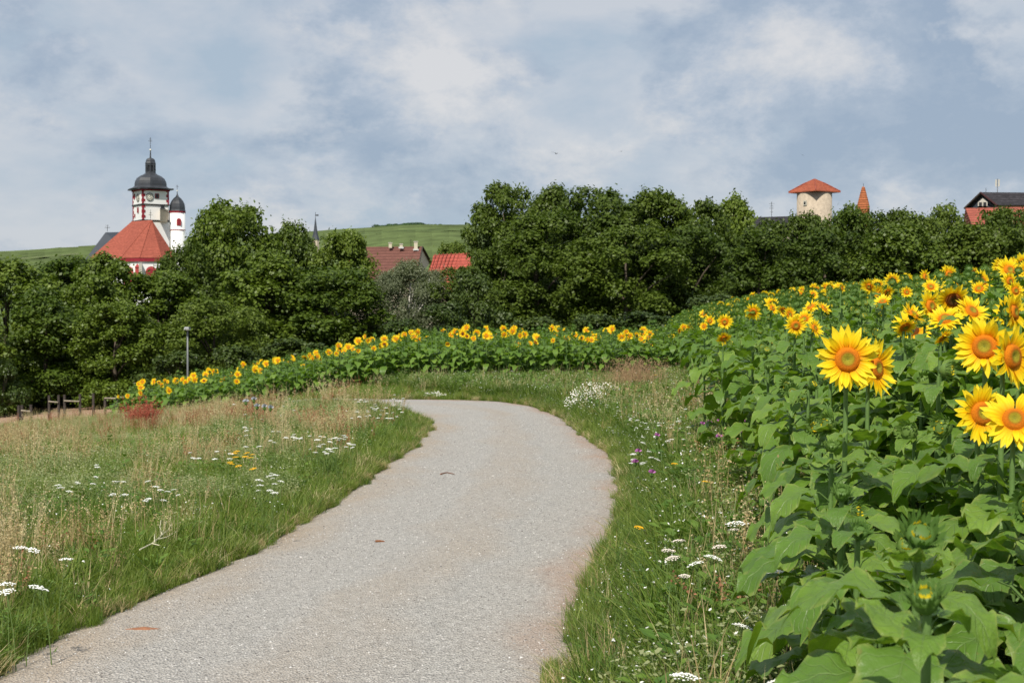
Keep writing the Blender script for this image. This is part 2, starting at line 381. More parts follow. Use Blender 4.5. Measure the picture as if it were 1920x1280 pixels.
def resample(P, n):
    P = np.array(P, float)
    # catmull-like smoothing by dense interpolation over arclength
    d = np.r_[0, np.cumsum(np.hypot(*np.diff(P, axis=0).T))]; t = np.linspace(0, d[-1], n*6)
    Q = np.stack([np.interp(t, d, P[:, 0]), np.interp(t, d, P[:, 1])], 1)
    k = 9; ker = np.ones(k)/k; pad = np.pad(Q, ((k//2, k//2), (0, 0)), 'edge')
    Q = np.stack([np.convolve(pad[:, j], ker, 'valid') for j in (0, 1)], 1)
    return Q[np.linspace(0, len(Q)-1, n).astype(int)]
NP = 150
lq = resample(LE, NP); rq = resample(RE, NP)
gp = Geo(); nc = 15; vs = []; uv = []; fs = []
for i in range(NP):
    for j in range(nc):
        u_ = -.03+1.06*j/(nc-1); p = lq[i]*(1-u_)+rq[i]*u_
        wgl = (noise.noise(Vector((p[0]*1.2, p[1]*1.2, 3)))*.10 if j in (0, nc-1) else 0)
        x, y = p[0]+wgl, p[1]
        z = g(x, y)+.035+.035*math.sin(PI*max(0, min(1, u_)))-.018*math.exp(-((u_-.3)/.1)**2)-.018*math.exp(-((u_-.75)/.1)**2)
        if j in (0, nc-1): z -= .045
        vs.append((x, y, z)); uv.append((u_, i*.25))
for i in range(NP-1):
    for j in range(nc-1):
        a = i*nc+j; fs.append((a, a+1, a+nc+1, a+nc))
gp.add(vs, fs, M['gravel'], uv); path = gp.obj('gravel_path', smooth=True); tag(path, 'pale gravel path bending to the left', kind='structure')
POLY = np.concatenate([lq, rq[::-1]])
def in_poly(x, y, P=POLY):
    ins = np.zeros(len(x), bool); j = len(P)-1
    for i in range(len(P)):
        c = ((P[i, 1] > y) != (P[j, 1] > y)); den = (P[j, 1]-P[i, 1]) or 1e-9
        ins ^= c & (x < (P[j, 0]-P[i, 0])*(y-P[i, 1])/den+P[i, 0]); j = i
    return ins
def dist_path(x, y):
    A = POLY[None]; d = np.full(len(x), 1e9)
    for k in range(0, len(x), 4000):
        q = np.stack([x[k:k+4000], y[k:k+4000]], 1)[:, None]; d[k:k+4000] = np.sqrt(((q-A)**2).sum(2)).min(1)
    return d
# hill
HP = [-1500, -400, 0, 150, 300, 500, 640, 760, 860, 1100, 1400, 1920, 3500]; HY = [500, 484, 473, 464, 455, 443, 433, 426, 424, 434, 470, 510, 530]
def hz(px, D):
    ridge = CAMZ+(580-np.interp(px, HP, HY))*1300/FPX
    t = np.clip((D-330)/970, 0, 1); f = t**.93
    f = np.where(D > 1300, 1-((D-1300)/900)**2*.5, f)
    und = 2.2*np.sin(px*.011+D*.006)*np.sin(D*.009)*ss(400, 700, D)*(1-ss(1100, 1290, D))
    return -3.0+(ridge+3.0)*f+und
pxs = np.linspace(-1500, 3500, 190); Ds = np.concatenate([np.linspace(320, 1300, 70), np.linspace(1330, 2200, 12)])
PX, DD = np.meshgrid(pxs, Ds); X = (PX-960)/FPX*DD; Z = hz(PX, DD)
V = np.stack([X.ravel(), DD.ravel(), Z.ravel()], 1); nx = len(pxs); i = (np.arange(nx-1)[None]+nx*np.arange(len(Ds)-1)[:, None]).ravel()
hill = inst('hill', np_mesh('hill', V, np.stack([i, i+1, i+nx+1, i+nx], 1), M['hill'], smooth=True)); tag(hill, 'broad green vineyard hill on the skyline', kind='structure')
vq = []; ff = []
def strip_row(D0, slope, pa, pb, wdt, h, jit):
    n = 46; px = np.linspace(pa, pb, n); D = D0+slope*(px-500)+jit*np.sin(px*.02+D0)
    x = (px-960)/FPX*D; z = hz(px, D); hh = h*(.8+.4*rng.random(n))
    for k in range(n-1):
        if rng.random() < .06: continue
        b = len(vq)
        for q in (k, k+1):
            vq.extend([(x[q], D[q]-wdt/2, z[q]-.3), (x[q], D[q], z[q]+hh[q]), (x[q], D[q]+wdt/2, z[q]-.3)])
        ff.append((b, b+3, b+4, b+1)); ff.append((b+1, b+4, b+5, b+2))
for D0 in np.arange(560, 1290, 9.0):
    strip_row(D0, .10, -420, 1000, 4.0, 1.7, 6)
rows = inst('vineyard_rows', np_mesh('vineyard_rows', np.array(vq), np.array(ff), M['vine'])); tag(rows, 'rows of vines across the distant hill', kind='stuff')
gt = Geo()
for (D0, sl_, pa, pb) in ((905, -.35, 40, 150), (960, .30, 590, 870)):
    px = np.linspace(pa, pb, 24); D = D0+sl_*(px-pa); x = (px-960)/FPX*D; z = hz(px, D)+2.2
    vs = []
    for k in range(24): vs += [(x[k], D[k]-4, z[k]-.1), (x[k], D[k]+4, z[k]+.5)]
    gt.add(vs, [(2*k, 2*k+2, 2*k+3, 2*k+1) for k in range(23)], M['track'] if sl_ < 0 else M['farwood'])
tr = gt.obj('farm_track'); tag(tr, 'narrow farm tracks across the vineyard hill', kind='structure')
# ------------------------------------------------------------------ leaves as quads (numpy)
def leaf_quads(C, Nrm, size, rs):
    n = len(C); a = rs.normal(size=(n, 3)); a -= (a*Nrm).sum(1, keepdims=True)*Nrm; a /= np.linalg.norm(a, axis=1, keepdims=True)+1e-9
    b = np.cross(Nrm, a); L = size*(.7+.6*rs.random((n, 1))); W = L*.68
    V = np.stack([C-a*L*.5, C+b*W*.5+a*L*.05, C+a*L*.5-Nrm*L*.12, C-b*W*.5+a*L*.05], 1).reshape(-1, 3)
    F = np.arange(4*n).reshape(n, 4); return V, F
def crown(name, seed, n, leaf, mat, H=12.0, Wd=4.6, z0=.03, nl=34, prof=None, lobe=(.10, .17), droop=0, spread=.16):
    rs = np.random.default_rng(seed); prof = prof or [(0, .85), (.25, 1), (.55, .98), (.75, .8), (.9, .55), (1, .25)]
    ph, pr = zip(*prof); cs = []; rr = []
    for k in range(nl):
        h = rs.random()**.85; r = np.interp(h, ph, pr)*Wd*(.25+.68*rs.random()**.45); a = rs.random()*2*PI
        cs.append((r*math.cos(a), r*math.sin(a), H*(z0+(.95-z0)*h))); rr.append(H*rs.uniform(*lobe)*(1-.35*h))
    cs.append((0, 0, H*.9)); rr.append(H*.10)
    cs = np.array(cs); rr = np.array(rr)
    # twig clumps on the lobes' shells
    m = 30; k = np.repeat(np.arange(len(cs)), m); d = rs.normal(size=(len(k), 3)); d /= np.linalg.norm(d, axis=1, keepdims=True)
    d[:, 2] = np.where(d[:, 2] < -.4, -d[:, 2], d[:, 2])
    tcn = cs[k]+d*rr[k][:, None]*np.array([1, 1, .85])*(.55+.6*rs.random((len(k), 1)))
    tr_ = rr[k]*(.20+spread*rs.random(len(k)))
    wts = tr_**1.6; wts /= wts.sum()
    j = rs.choice(len(k), n, p=wts); o = rs.normal(size=(n, 3)); o *= (tr_[j]*.62)[:, None]
    if droop: o[:, 2] -= np.abs(rs.normal(size=n))*droop*tr_[j]
    C = tcn[j]+o; C[:, 2] = np.maximum(C[:, 2], H*.012+.15*rs.random(n))
    nr = d[j]*.55+o/(np.linalg.norm(o, axis=1, keepdims=True)+1e-6)*.5+rs.normal(size=(n, 3))*.55+np.array([0, 0, .55])
    nr /= np.linalg.norm(nr, axis=1, keepdims=True)
    V, F = leaf_quads(C, nr, leaf, rs); tone = np.clip(rs.normal(.45, .2, n)+.14*(rs.random(len(cs))[k[j]]-.5), 0, 1)
    return np_mesh(name, V, F, mat, np.repeat(tone, 4)), cs
def trunk_mesh(name, cs, H, r, mat, limbs=9, bare=False):
    G_ = Geo(); top = Vector((.1, 0, H*.72))
    G_.tube([(0, 0, -.4), (0, 0, 0), (.06, .03, H*.2), (-.05, .08, H*.45), top], [r*1.5, r*1.15, r*.85, r*.55, r*.15], 9, mat)
    for c in list(cs)[:limbs]:
        c = Vector(c); b = Vector((0, 0, max(H*.08, min(c.z*.55, H*.5)))); mid = b.lerp(c, .5)+Vector((0, 0, H*.03))
        G_.tube([b, mid, c], [r*.42, r*.28, r*.06], 6, mat)
    return G_.mesh(name, True)
CR = {}
def mk(kind, *a, trunk_r=.26, tmat='bark', limbs=9, **k):
    H = k.get('H', 12.0); me, cs = crown('crown', *a, **k); CR[kind] = (me, trunk_mesh('trunk', cs, H, trunk_r, M[tmat], limbs), H, k.get('Wd', 4.6))
mk('maple1', 11, 34000, .31, M['leafA'], lobe=(.11, .17), nl=52)
mk('maple2', 12, 34000, .31, M['leafA'], lobe=(.10, .16), nl=56, prof=[(0, .8), (.3, 1), (.55, .95), (.75, .72), (.9, .5), (1, .3)])
mk('dark1', 21, 34000, .28, M['leafB'], nl=60, lobe=(.10, .155))
mk('dark2', 22, 34000, .28, M['leafB'], nl=58, lobe=(.10, .16), prof=[(0, .8), (.3, 1), (.6, 1), (.85, .75), (1, .35)])
mk('dark3', 23, 34000, .28, M['leafB'], nl=64, lobe=(.09, .145), prof=[(0, .7), (.2, .9), (.5, .95), (.75, 1), (.92, .7), (1, .3)])
mk('birch', 31, 30000, .19, M['leafC'], nl=56, lobe=(.08, .13), droop=2.2, trunk_r=.16, tmat='birchbark', limbs=22, prof=[(0, .5), (.3, .9), (.6, .9), (.85, .5), (1, .15)])
mk('bush', 41, 9000, .20, M['leafD'], H=4.0, Wd=2.6, nl=26, lobe=(.14, .24), trunk_r=.08, prof=[(0, .95), (.3, 1), (.7, .8), (1, .3)])
GT_ = 'trees edging the village'
def tree(px, top, D, wpx, kind, label, name='leafy_tree', cat='tree', group=GT_, base=None):
    me, tm, H, Wd = CR[kind]; p = at(px, top, D); zb = g(p.x, p.y) if base is None else base
    h = (p.z-zb); sx_ = wpx*1.22*D/FPX/(2.05*Wd)
    r = empty(name, (p.x, p.y, zb), random.random()*6.28, (sx_, sx_, h/(H*1.0)))
    inst('trunk', tm, r); inst('crown', me, r); tag(r, label, cat, group); return r
T = [
 (12, 492, 66, 210, 'maple1', 'dark green tree at the left edge, nearest the paddock fence'),
 (132, 480, 73, 180, 'maple2', 'round-topped green tree left of the church, below the slate nave roof'),
 (185, 483, 66, 165, 'maple1', 'low green tree just in front of the red choir roof'),
 (345, 455, 72, 130, 'dark2', 'dark tree between the church stair tower and the tallest maple'),
 (436, 376, 75, 165, 'maple2', 'tallest maple right of the white church towers'),
 (548, 424, 80, 112, 'maple1', 'pointed maple left of the thin slate spire'),
 (642, 430, 79, 112, 'maple2', 'maple right of the thin slate spire beside the brown roof'),
 (500, 480, 68, 200, 'maple1', 'broad low tree behind the street lamp, right side'),
 (295, 508, 67, 180, 'maple2', 'broad low tree behind the street lamp, left side'),
 (625, 500, 68, 200, 'maple2', 'spreading maple ending the left wood beside the birch'),
 (85, 545, 62, 170, 'maple1', 'low spreading tree over the paddock with the red wagon'),
 (215, 565, 61, 150, 'maple2', 'low tree over the paddock, in front of the church'),
 (-60, 560, 58, 170, 'maple2', 'leafy tree cut by the left frame edge'),
 (400, 560, 62, 160, 'dark2', 'dark leafy tree directly behind the lamp post'),
 (862, 500, 70, 115, 'dark3', 'low dark tree in front of the bright red roof'),
 (850, 459, 188, 95, 'dark1', 'small dark tree rising behind the bright red roof'),
 (955, 345, 84, 140, 'dark3', 'tall dark round tree left of the main wood'),
 (1035, 356, 92, 130, 'dark1', 'slender dark tree second from the left of the main wood'),
 (1128, 348, 85, 200, 'dark2', 'broad tall dark tree at the middle of the wood'),
 (1238, 364, 82, 170, 'dark1', 'dark tree right of the broadest one'),
 (1312, 378, 84, 130, 'dark3', 'dark tree left of the open-crowned tree'),
 (1385, 375, 88, 130, 'maple1', 'lighter open-crowned tree left of the television aerial'),
 (1448, 412, 78, 150, 'dark2', 'low dark tree under the television aerial'),
 (1515, 408, 76, 130, 'dark1', 'dark tree in front of the round stone tower'),
 (1590, 384, 77, 130, 'maple2', 'green tree in front of the orange brick turret'),
 (1665, 396, 75, 150, 'dark3', 'dark tree right of the orange brick turret'),
 (1768, 380, 80, 120, 'dark2', 'pointed dark tree left of the dark gabled house'),
 (1715, 412, 74, 150, 'dark1', 'dark tree between turret and gabled house'),
 (1862, 392, 74, 150, 'dark3', 'dark tree in front of the red roof at the right edge'),
 (1945, 392, 76, 150, 'dark2', 'dark tree cut by the right frame edge'),
 (2060, 390, 78, 170, 'dark1', 'dark tree just beyond the right frame edge'),
 (-190, 500, 66, 190, 'maple1', 'green tree outside the left frame edge, first'),
 (-330, 480, 70, 200, 'maple2', 'green tree outside the left frame edge, second'),
 (-480, 500, 66, 200, 'dark2', 'dark tree outside the left frame edge, third'),
 (-640, 485, 70, 210, 'maple1', 'green tree outside the left frame edge, fourth'),
 (940, 450, 76, 105, 'dark2', 'lower dark tree at the left foot of the main wood'),
 (1005, 412, 76, 190, 'dark1', 'lower dark tree filling the gap behind the far sunflower strip'),
 (1175, 425, 74, 200, 'dark3', 'lower dark tree above the bend of the path'),
 (1290, 420, 76, 180, 'dark2', 'lower dark tree above the left end of the near sunflowers'),
 (1425, 440, 72, 190, 'dark1', 'lower dark tree below the television aerial'),
 (1550, 432, 72, 190, 'dark3', 'lower dark tree below the round stone tower'),
 (1690, 428, 71, 190, 'maple1', 'lower greener tree below the brick turret'),
 (1815, 430, 71, 190, 'dark1', 'lower dark tree below the dark gabled house'),
 (1925, 425, 70, 180, 'dark2', 'lower dark tree at the right frame edge'),
]
for a in T: tree(*a)
tree(768, 486, 70, 150, 'birch', 'grey-green birch with white stems below the brown roof', 'birch_tree')
tree(725, 508, 69, 115, 'birch', 'smaller grey-green birch beside the left wood', 'birch_tree')
tree(815, 505, 80, 90, 'birch', 'thin birch in front of the bright red roof', 'birch_tree')
for a in ((745, 605, 62, 120, 'bush', 'dark bush under the left birch'), (830, 575, 62, 120, 'bush', 'dark bush right of the birch stems'), (890, 520, 66, 120, 'bush', 'dark bush behind the far sunflowers, under the tall round tree'),
          (1000, 600, 58, 130, 'bush', 'dark bush behind the middle of the far sunflowers'), (1110, 595, 58, 130, 'bush', 'dark bush above the white daisy bush'), (1215, 590, 58, 140, 'bush', 'dark bush where far and near sunflowers meet'),
          (1330, 560, 60, 150, 'bush', 'dark bush behind the left end of the near sunflowers'), (5, 690, 57, 80, 'bush', 'dark bush left of the paddock fence'), (560, 640, 57, 150, 'bush', 'bush behind the left end of the far sunflowers'),
          (330, 665, 58, 130, 'bush', 'bush right of the paddock, under the lamp'), (440, 655, 58, 130, 'bush', 'bush right of the lamp post')):
    tree(*a, name='bush', cat='bush', group='bushes at the foot of the wood')
# more trees of the wood, standing behind the first ones
wood = empty('x'); bpy.data.objects.remove(wood)
# small bumps of trees on the hill crest
V_, F_ = [], []
rs = np.random.default_rng(3); C = []
for k in range(60):
    px = rs.uniform(705, 830); D = 1300; z = float(hz(px, D)); r = rs.uniform(1.5, 3)*(1 if px < 795 else .6); C.append(((px-960)/FPX*D, D, z+r*.6, r))
C = np.array(C); j = rs.integers(0, 60, 6000); d = rs.normal(size=(6000, 3)); d /= np.linalg.norm(d, axis=1, keepdims=True)
V_, F_ = leaf_quads(C[j, :3]+d*C[j, 3:4]*np.array([1.3, 1, .8]), d, 1.4, rs)
o = inst('far_trees', np_mesh('far_trees', V_, F_, M['farwood'])); tag(o, 'distant line of trees on the crest of the hill', kind='stuff')
# white trunk stems showing in the birch; bare leaning branches
def branchy(name, label, pts_list, D, rad, mat, cat='branch'):
    G_ = Geo()
    for pts in pts_list:
        P = [at(a, b, D+k*.15) for k, (a, b) in enumerate(pts)]
        G_.tube(P, [rad*(1-.7*i/(len(P)-1)) for i in range(len(P))], 5, mat)
    o = G_.obj(name); tag(o, label, cat)
branchy('bare_birch', 'forked bare white birch showing through the grey-green leaves', [[(788, 640), (795, 580), (800, 545), (806, 520)], [(795, 580), (786, 550), (782, 528)]], 72, .026, M['birchbark'], 'tree')
branchy('bare_tree', 'leaning bare brown stems left of the main dark wood', [[(872, 585), (858, 550), (840, 515), (832, 495)], [(866, 570), (842, 550), (828, 535)], [(858, 550), (850, 520), (848, 500)]], 70, .03, M['wood'], 'tree')
# ------------------------------------------------------------------ church
DC = 300.0; s_ = DC/FPX
cb = at(284, 580, DC); CX, CZ = cb.x, cb.z
AL_ = math.atan((960-284)/FPX)
def cx(px): return (px-284)*s_*math.cos(AL_)
def cz(py): return (580-py)*s_+CZ
th = R(21.0); side = 5.68; zc = cz(356)
church = empty('church', (CX, DC, 0), AL_); tag(church, 'white church with crimson corners, slate domes and red choir roof', 'church')
# tower: front corner at px 268.75
cc_, sc_ = math.cos(-th), math.sin(-th)
fc = Vector((cx(268.75), 0, 0))
ux = Vector((math.cos(th), math.sin(th), 0)); uy = Vector((-math.sin(th), math.cos(th), 0))   # right face direction / left face going away
tcn = fc+ux*side/2+uy*side/2
G1 = Geo()
G1.box((tcn.x, tcn.y, (cz(414))/2), (side+.25, side+.25, cz(414)), M['render'], th)
G1.box((tcn.x, tcn.y, (cz(414)+cz(384))/2), (side, side, cz(384)-cz(414)), M['render'], th)
G1.box((tcn.x, tcn.y, (cz(384)+cz(356))/2), (side+.1, side+.1, cz(356)-cz(384)), M['render'], th)
tower = G1.obj('tower', church)
def strip(name, c, d, mat, parent=tower, rz=th): G_ = Geo(); G_.box(c, d, mat, rz); return G_.obj(name, parent)
strip('cornice_band', (tcn.x, tcn.y, cz(355.5)), (side+.5, side+.5, .45), M['crimson'])
strip('string_course', (tcn.x, tcn.y, cz(383.5)), (side+.4, side+.4, .28), M['iron'])
strip('string_course', (tcn.x, tcn.y, cz(413.5)), (side+.5, side+.5, .3), M['iron'])
strip('eaves', (tcn.x, tcn.y, cz(353.6)), (side+1.7, side+1.7, .3), M['slate'])
# quoins: alternating crimson blocks on the visible corners
for (corner, z0_, z1_) in ((fc, cz(383), cz(357)), (fc, cz(413), cz(385)), (fc+ux*side, cz(383), cz(357)), (fc+ux*side, cz(460), cz(415)), (fc+uy*side, cz(413), cz(357))):
    k = 0; z = z0_
    while z < z1_:
        wq = .62 if k % 2 else .34
        G_ = Geo()
        inx = ux if (corner-fc).length < .1 or (corner-fc-uy*side).length < .1 else -ux
        iny = uy if (corner-fc-uy*side).length > .1 else -uy
        c = corner+inx*(wq/2)+iny*(wq/2)-(inx+iny)*.09
        G_.box((c.x, c.y, z+.27), (wq, wq, .53), M['crimson'], th); G_.obj('quoin', tower); z += .54; k += 1
# faces
fr = -uy; fl = -ux      # outward normals of right (front) face and left face
def on_front(px, py):   # point on right-hand face plane
    t_ = (cx(px)-fc.x)/ux.x; return Vector((fc.x+ux.x*t_, fc.y+ux.y*t_, cz(py)))+fr*.09
def on_left(f, py): p = fc+uy*side*f; return Vector((p.x, p.y, cz(py)))+fl*.09
def disc_obj(name, p, nrm, r, depth, mat, parent, n=28):
    G_ = Geo(); G_.lathe([(r, 0), (r, depth)], n, mat); o = G_.obj(name, parent, p); o.rotation_euler = nrm.to_track_quat('Z', 'Y').to_euler(); return o
for p, nrm in ((on_front(281.3, 369.3), fr), (on_left(.42, 370), fl)):
    ck = disc_obj('clock', p, nrm, .80, .10, M['clockw'], tower)
    for k in range(24):
        a = k*PI/12; G_ = Geo()
        if k % 2 == 0: G_.box((.64*math.cos(a), .64*math.sin(a), .12), (.22, .13, .03), M['iron'], a); G_.obj('numeral', ck)
    G_ = Geo()
    for r0, r1 in ((.74, .84), (.40, .45)):
        vs = []; n = 32
        for k in range(n): a = 2*PI*k/n; vs += [(r0*math.cos(a), r0*math.sin(a), .13), (r1*math.cos(a), r1*math.sin(a), .13)]
        G_.add(vs, [(2*k, 2*k+1, (2*k+3) % (2*n), (2*k+2) % (2*n)) for k in range(n)], M['iron'])
    G_.obj('clock_ring', ck)
    for a, l_ in ((R(60), .55), (R(-50), .36)):
        G_ = Geo(); G_.box((l_/2*math.cos(a), l_/2*math.sin(a), .15), (l_, .06, .02), M['iron'], a); G_.obj('clock_hand', ck)
def win(p, nrm, wd, h, parent, mat='crimson', arch=False, inner='dark'):
    q = nrm.to_track_quat('Y', 'Z').to_euler(); G_ = Geo()
    def slab(w_, h_, d0, d1, m):
        out = [(-w_/2, 0), (w_/2, 0), (w_/2, h_ if not arch else h_-w_/2)]
        if arch: out += [(w_/2*math.cos(a), h_-w_/2+w_/2*math.sin(a)) for a in np.linspace(.3, PI-.3, 7)]
        out += [(-w_/2, h_ if not arch else h_-w_/2)]
        n = len(out); vs = [(x, d0, z) for x, z in out]+[(x, d1, z) for x, z in out]
        G_.add(vs, [tuple(range(n)), tuple(range(n, 2*n))[::-1]]+[(k, (k+1) % n, n+(k+1) % n, n+k) for k in range(n)], m)
    slab(wd, h, -.05, .10, M[mat]); o = G_.obj('window', parent, p, q)
    if inner:
        G_ = Geo(); slab(wd*.62, h*.78, .05, .13, M[inner]); o2 = G_.obj('pane', o, (0, 0, h*.10))
    return o
win(on_front(295.4, 371.5), fr, .82, 1.0, tower); win(on_front(281.2, 371), fr, .05, .05, tower, inner=None) if 0 else None
win(on_left(.80, 372), fl, .5, 1.15, tower, inner=None); win(on_left(.45, 398.5), fl, .6, 1.15, tower, inner=None); win(on_left(.78, 406), fl, .35, .7, tower, inner=None)
# dome, lantern
def px2r(a, b): return (b-a)/2*s_
dc = Vector((tcn.x, tcn.y, 0)); dz = lambda py: cz(py)
G_ = Geo(); G_.lathe([(4.55, dz(353)), (3.75, dz(350)), (3.35, dz(347.5)), (3.32, dz(343)), (3.2, dz(338)), (2.85, dz(332.5)), (2.2, dz(328)), (1.45, dz(325)), (1.02, dz(322))], 8, M['slate'], (dc.x, dc.y, 0), th)
dome = G_.obj('dome', church)
G_ = Geo(); G_.lathe([(.80, dz(323)), (.80, dz(303.5))], 8, M['dark'], (dc.x, dc.y, 0), th)
for k in range(8):
    a = th+2*PI*(k+.5)/8; G_.tube([(dc.x+.95*math.cos(a), dc.y+.95*math.sin(a), dz(323)), (dc.x+.95*math.cos(a), dc.y+.95*math.sin(a), dz(303.5))], .13, 6, M['slate'])
G_.lathe([(1.02, dz(323)), (1.0, dz(319.5))], 8, M['slate'], (dc.x, dc.y, 0), th); G_.lathe([(1.0, dz(308)), (1.0, dz(303))], 8, M['slate'], (dc.x, dc.y, 0), th)
lan = G_.obj('lantern', dome)
G_ = Geo(); G_.lathe([(1.12, dz(304)), (1.0, dz(301.5)), (.95, dz(298.5)), (.75, dz(295.5)), (.35, dz(294)), (.12, dz(293))], 8, M['slate'], (dc.x, dc.y, 0), th); G_.obj('lantern_cap', dome)
# roof hatch that catches the light
def cross(parent, x, y, zb, zt, arm, zarm, r=.055, ball=None):
    G_ = Geo(); G_.tube([(x, y, zb), (x, y, zt)], r, 6, M['iron'])
    G_.tube([(x-arm, y, zarm), (x+arm, y, zarm)], r, 6, M['iron']); G_.tube([(x-arm*.6, y, zarm+arm*.9), (x+arm*.6, y, zarm+arm*.9)], r*.8, 6, M['iron'])
    o = G_.obj('cross', parent)
    if ball:
        G_ = Geo(); G_.lathe([(.02, -ball[1]), (ball[1]*.7, -ball[1]*.7), (ball[1], 0), (ball[1]*.7, ball[1]*.7), (.02, ball[1])], 12, M['ball']); G_.obj('ball', o, (x, y, ball[0]), smooth=True)
cross(dome, dc.x, dc.y, dz(294), dz(255), .42, dz(262), .05, (dz(278.5), .22))
G_ = Geo(); G_.tube([(dc.x, dc.y, dz(294)), (dc.x, dc.y, dz(280))], [.16, .10], 8, M['iron']); G_.obj('finial', dome)
# stair tower
sx0 = cx(334.2); sy0 = 3.2
G_ = Geo(); G_.lathe([(1.66, 0), (1.66, cz(396))], 24, M['render'], (sx0, sy0, 0)); stair = G_.obj('stair_tower', church, smooth=False)
for p_ in stair.data.polygons: p_.use_smooth = len(p_.vertices) == 4
G_ = Geo(); G_.lathe([(1.74, cz(397)), (1.74, cz(393.5))], 24, M['crimson'], (sx0, sy0, 0)); G_.obj('cornice_band', stair)
G_ = Geo(); G_.lathe([(1.72, cz(430.5)), (1.72, cz(429))], 24, M['crimson'], (sx0, sy0, 0)); G_.obj('string_course', stair)
G_ = Geo(); G_.lathe([(1.80, cz(394)), (1.68, cz(391)), (1.66, cz(386)), (1.55, cz(380)), (1.25, cz(374.5)), (.8, cz(369.5)), (.35, cz(366)), (.13, cz(362)), (.06, cz(357))], 12, M['slate'], (sx0, sy0, 0)); od = G_.obj('onion_dome', stair)
cross(stair, sx0, sy0, cz(362), cz(344.5), .30, cz(347.5), .04, (cz(355), .15))
win(Vector((sx0+.28, sy0-1.64, cz(421.5))), Vector((.1, -1, 0)), .95, 1.55, stair, 'redstone', True, 'crimson')
# connecting bay with shed roof
G_ = Geo(); a0 = fc+ux*(side*.78); b0 = Vector((sx0-1.5, sy0+.5, 0)); dpt = uy*2.2
def prism(G_, pts, z0_, z1_, mat):
    n = len(pts); vs = [(p[0], p[1], z0_) for p in pts]+[(p[0], p[1], z1_) for p in pts]
    G_.add(vs, [tuple(range(n))[::-1], tuple(range(n, 2*n))]+[(k, (k+1) % n, n+(k+1) % n, n+k) for k in range(n)], mat)
pa = Vector((cx(301), -1.2, 0)); pb = Vector((cx(318.5), 2.4, 0)); pc = Vector((cx(318.5), 5, 0)); pd = Vector((cx(301), 4, 0))
prism(G_, [pa, pb, pc, pd], cz(415.5), cz(392), M['beige']); bay = G_.obj('bay', church)  # beige puts the shade on this side of the church into its colour
G_ = Geo(); e = Vector((0, -.12, 0))
G_.add([pa+e+Vector((0, 0, cz(392.3))), pb+e+Vector((0, 0, cz(397.5))), pb+Vector((0, 2, cz(386))), pa+Vector((.5, 2, cz(383))), pc+Vector((0, 0, cz(393))), pd+Vector((0, 0, cz(393)))], [(0, 1, 2, 3), (2, 4, 5, 3), (0, 3, 5), (1, 4, 2)], M['slate']); G_.obj('bay_roof', bay)
# choir
AP = Vector((cx(285), -4.6, cz(415.6))); RB = AP+Vector((-4.2, 5.8, 0.0)); RB.z = cz(415.6)
ze = cz(486.5)
EV = [Vector((cx(170), -2.5, ze)), Vector((cx(229), -7.4, ze)), Vector((cx(263), -10.0, ze)), Vector((cx(303), -10.0, ze)), Vector((cx(329), -6.6, ze)), Vector((cx(333), -1, ze))]
RB.x = cx(247.5)
G_ = Geo(); dn = Vector((0, 0, -.5))
vs = [AP, RB]+EV+[e_+dn for e_ in EV]
G_.add(vs, [(1, 2, 3), (1, 3, 0), (0, 3, 4), (0, 4, 5), (0, 5, 6), (0, 6, 7), (1, 0, 7), (2, 1, 7)], M['redtile']); choirroof = G_.obj('choir_roof', church)
G_ = Geo()
cen = Vector((cx(283), -3, 0))
def inset(k): return [Vector(((e_.x-cen.x)*k+cen.x, (e_.y-cen.y)*k+cen.y, 0)) for e_ in EV]
prism(G_, inset(.985), ze-.75, ze-.02, M['crimson']); G_.obj('choir_cornice', choirroof)
# hip ridge tiles
for e_, rad in ((EV[1], .07), (EV[2], .10), (EV[3], .08), (EV[4], .07)):
    G_ = Geo(); G_.tube([AP+Vector((0, 0, .03)), e_+Vector((0, 0, .03))], rad, 6, M['redtile']); G_.obj('hip_tiles', choirroof)
G_ = Geo(); prism(G_, inset(.93), 0, ze-.7, M['render']); cw = G_.obj('choir_wall', church)
I = inset(.93)
for (pxw) in (243.5, 284):
    A_, B_ = (I[1], I[2]) if pxw < 263 else (I[2], I[3])
    t_ = (cx(pxw)-A_.x)/(B_.x-A_.x); p = A_.lerp(B_, t_); p.z = cz(540); dv = (B_-A_); nn = Vector((dv.y, -dv.x, 0)).normalized()
    win(p, nn, 2.2, 4.3, cw, 'redstone', True, 'crimson')
G_ = Geo(); bx_ = cx(264.5); by_ = I[2].y-.6
G_.box((bx_, by_, cz(497)/2), (.62, 1.5, cz(497)), M['gstone'], 0); G_.obj('buttress', cw)
G_ = Geo(); G_.box((cx(259), by_-.2, cz(520)), (.9, .6, 3.6), M['redstone']); G_.add([(cx(259)-.55, by_-.6, cz(520)+1.8), (cx(259)+.55, by_-.6, cz(520)+1.8), (cx(259), by_-.4, cz(520)+2.6), (cx(259)-.55, by_+.2, cz(520)+1.8), (cx(259)+.55, by_+.2, cz(520)+1.8)], [(0, 1, 2), (1, 4, 2), (3, 0, 2), (4, 3, 2)], M['redstone']); G_.obj('niche', cw)
G_ = Geo(); G_.add([(cx(262), -14, cz(548)), (cx(296), -14, cz(548)), (cx(283), -11, cz(519)), (cx(300), -11, cz(519))], [(0, 1, 3, 2)], M['towertile'])
G_.add([(cx(262), -14, cz(548)), (cx(296), -14, cz(548)), (cx(296), -14, 0), (cx(262), -14, 0)], [(0, 3, 2, 1)], M['render'])
G_.obj('porch_roof', cw)
cross(choirroof, cx(283.2), AP.y, cz(416), cz(396.5), .42, cz(406), .045)
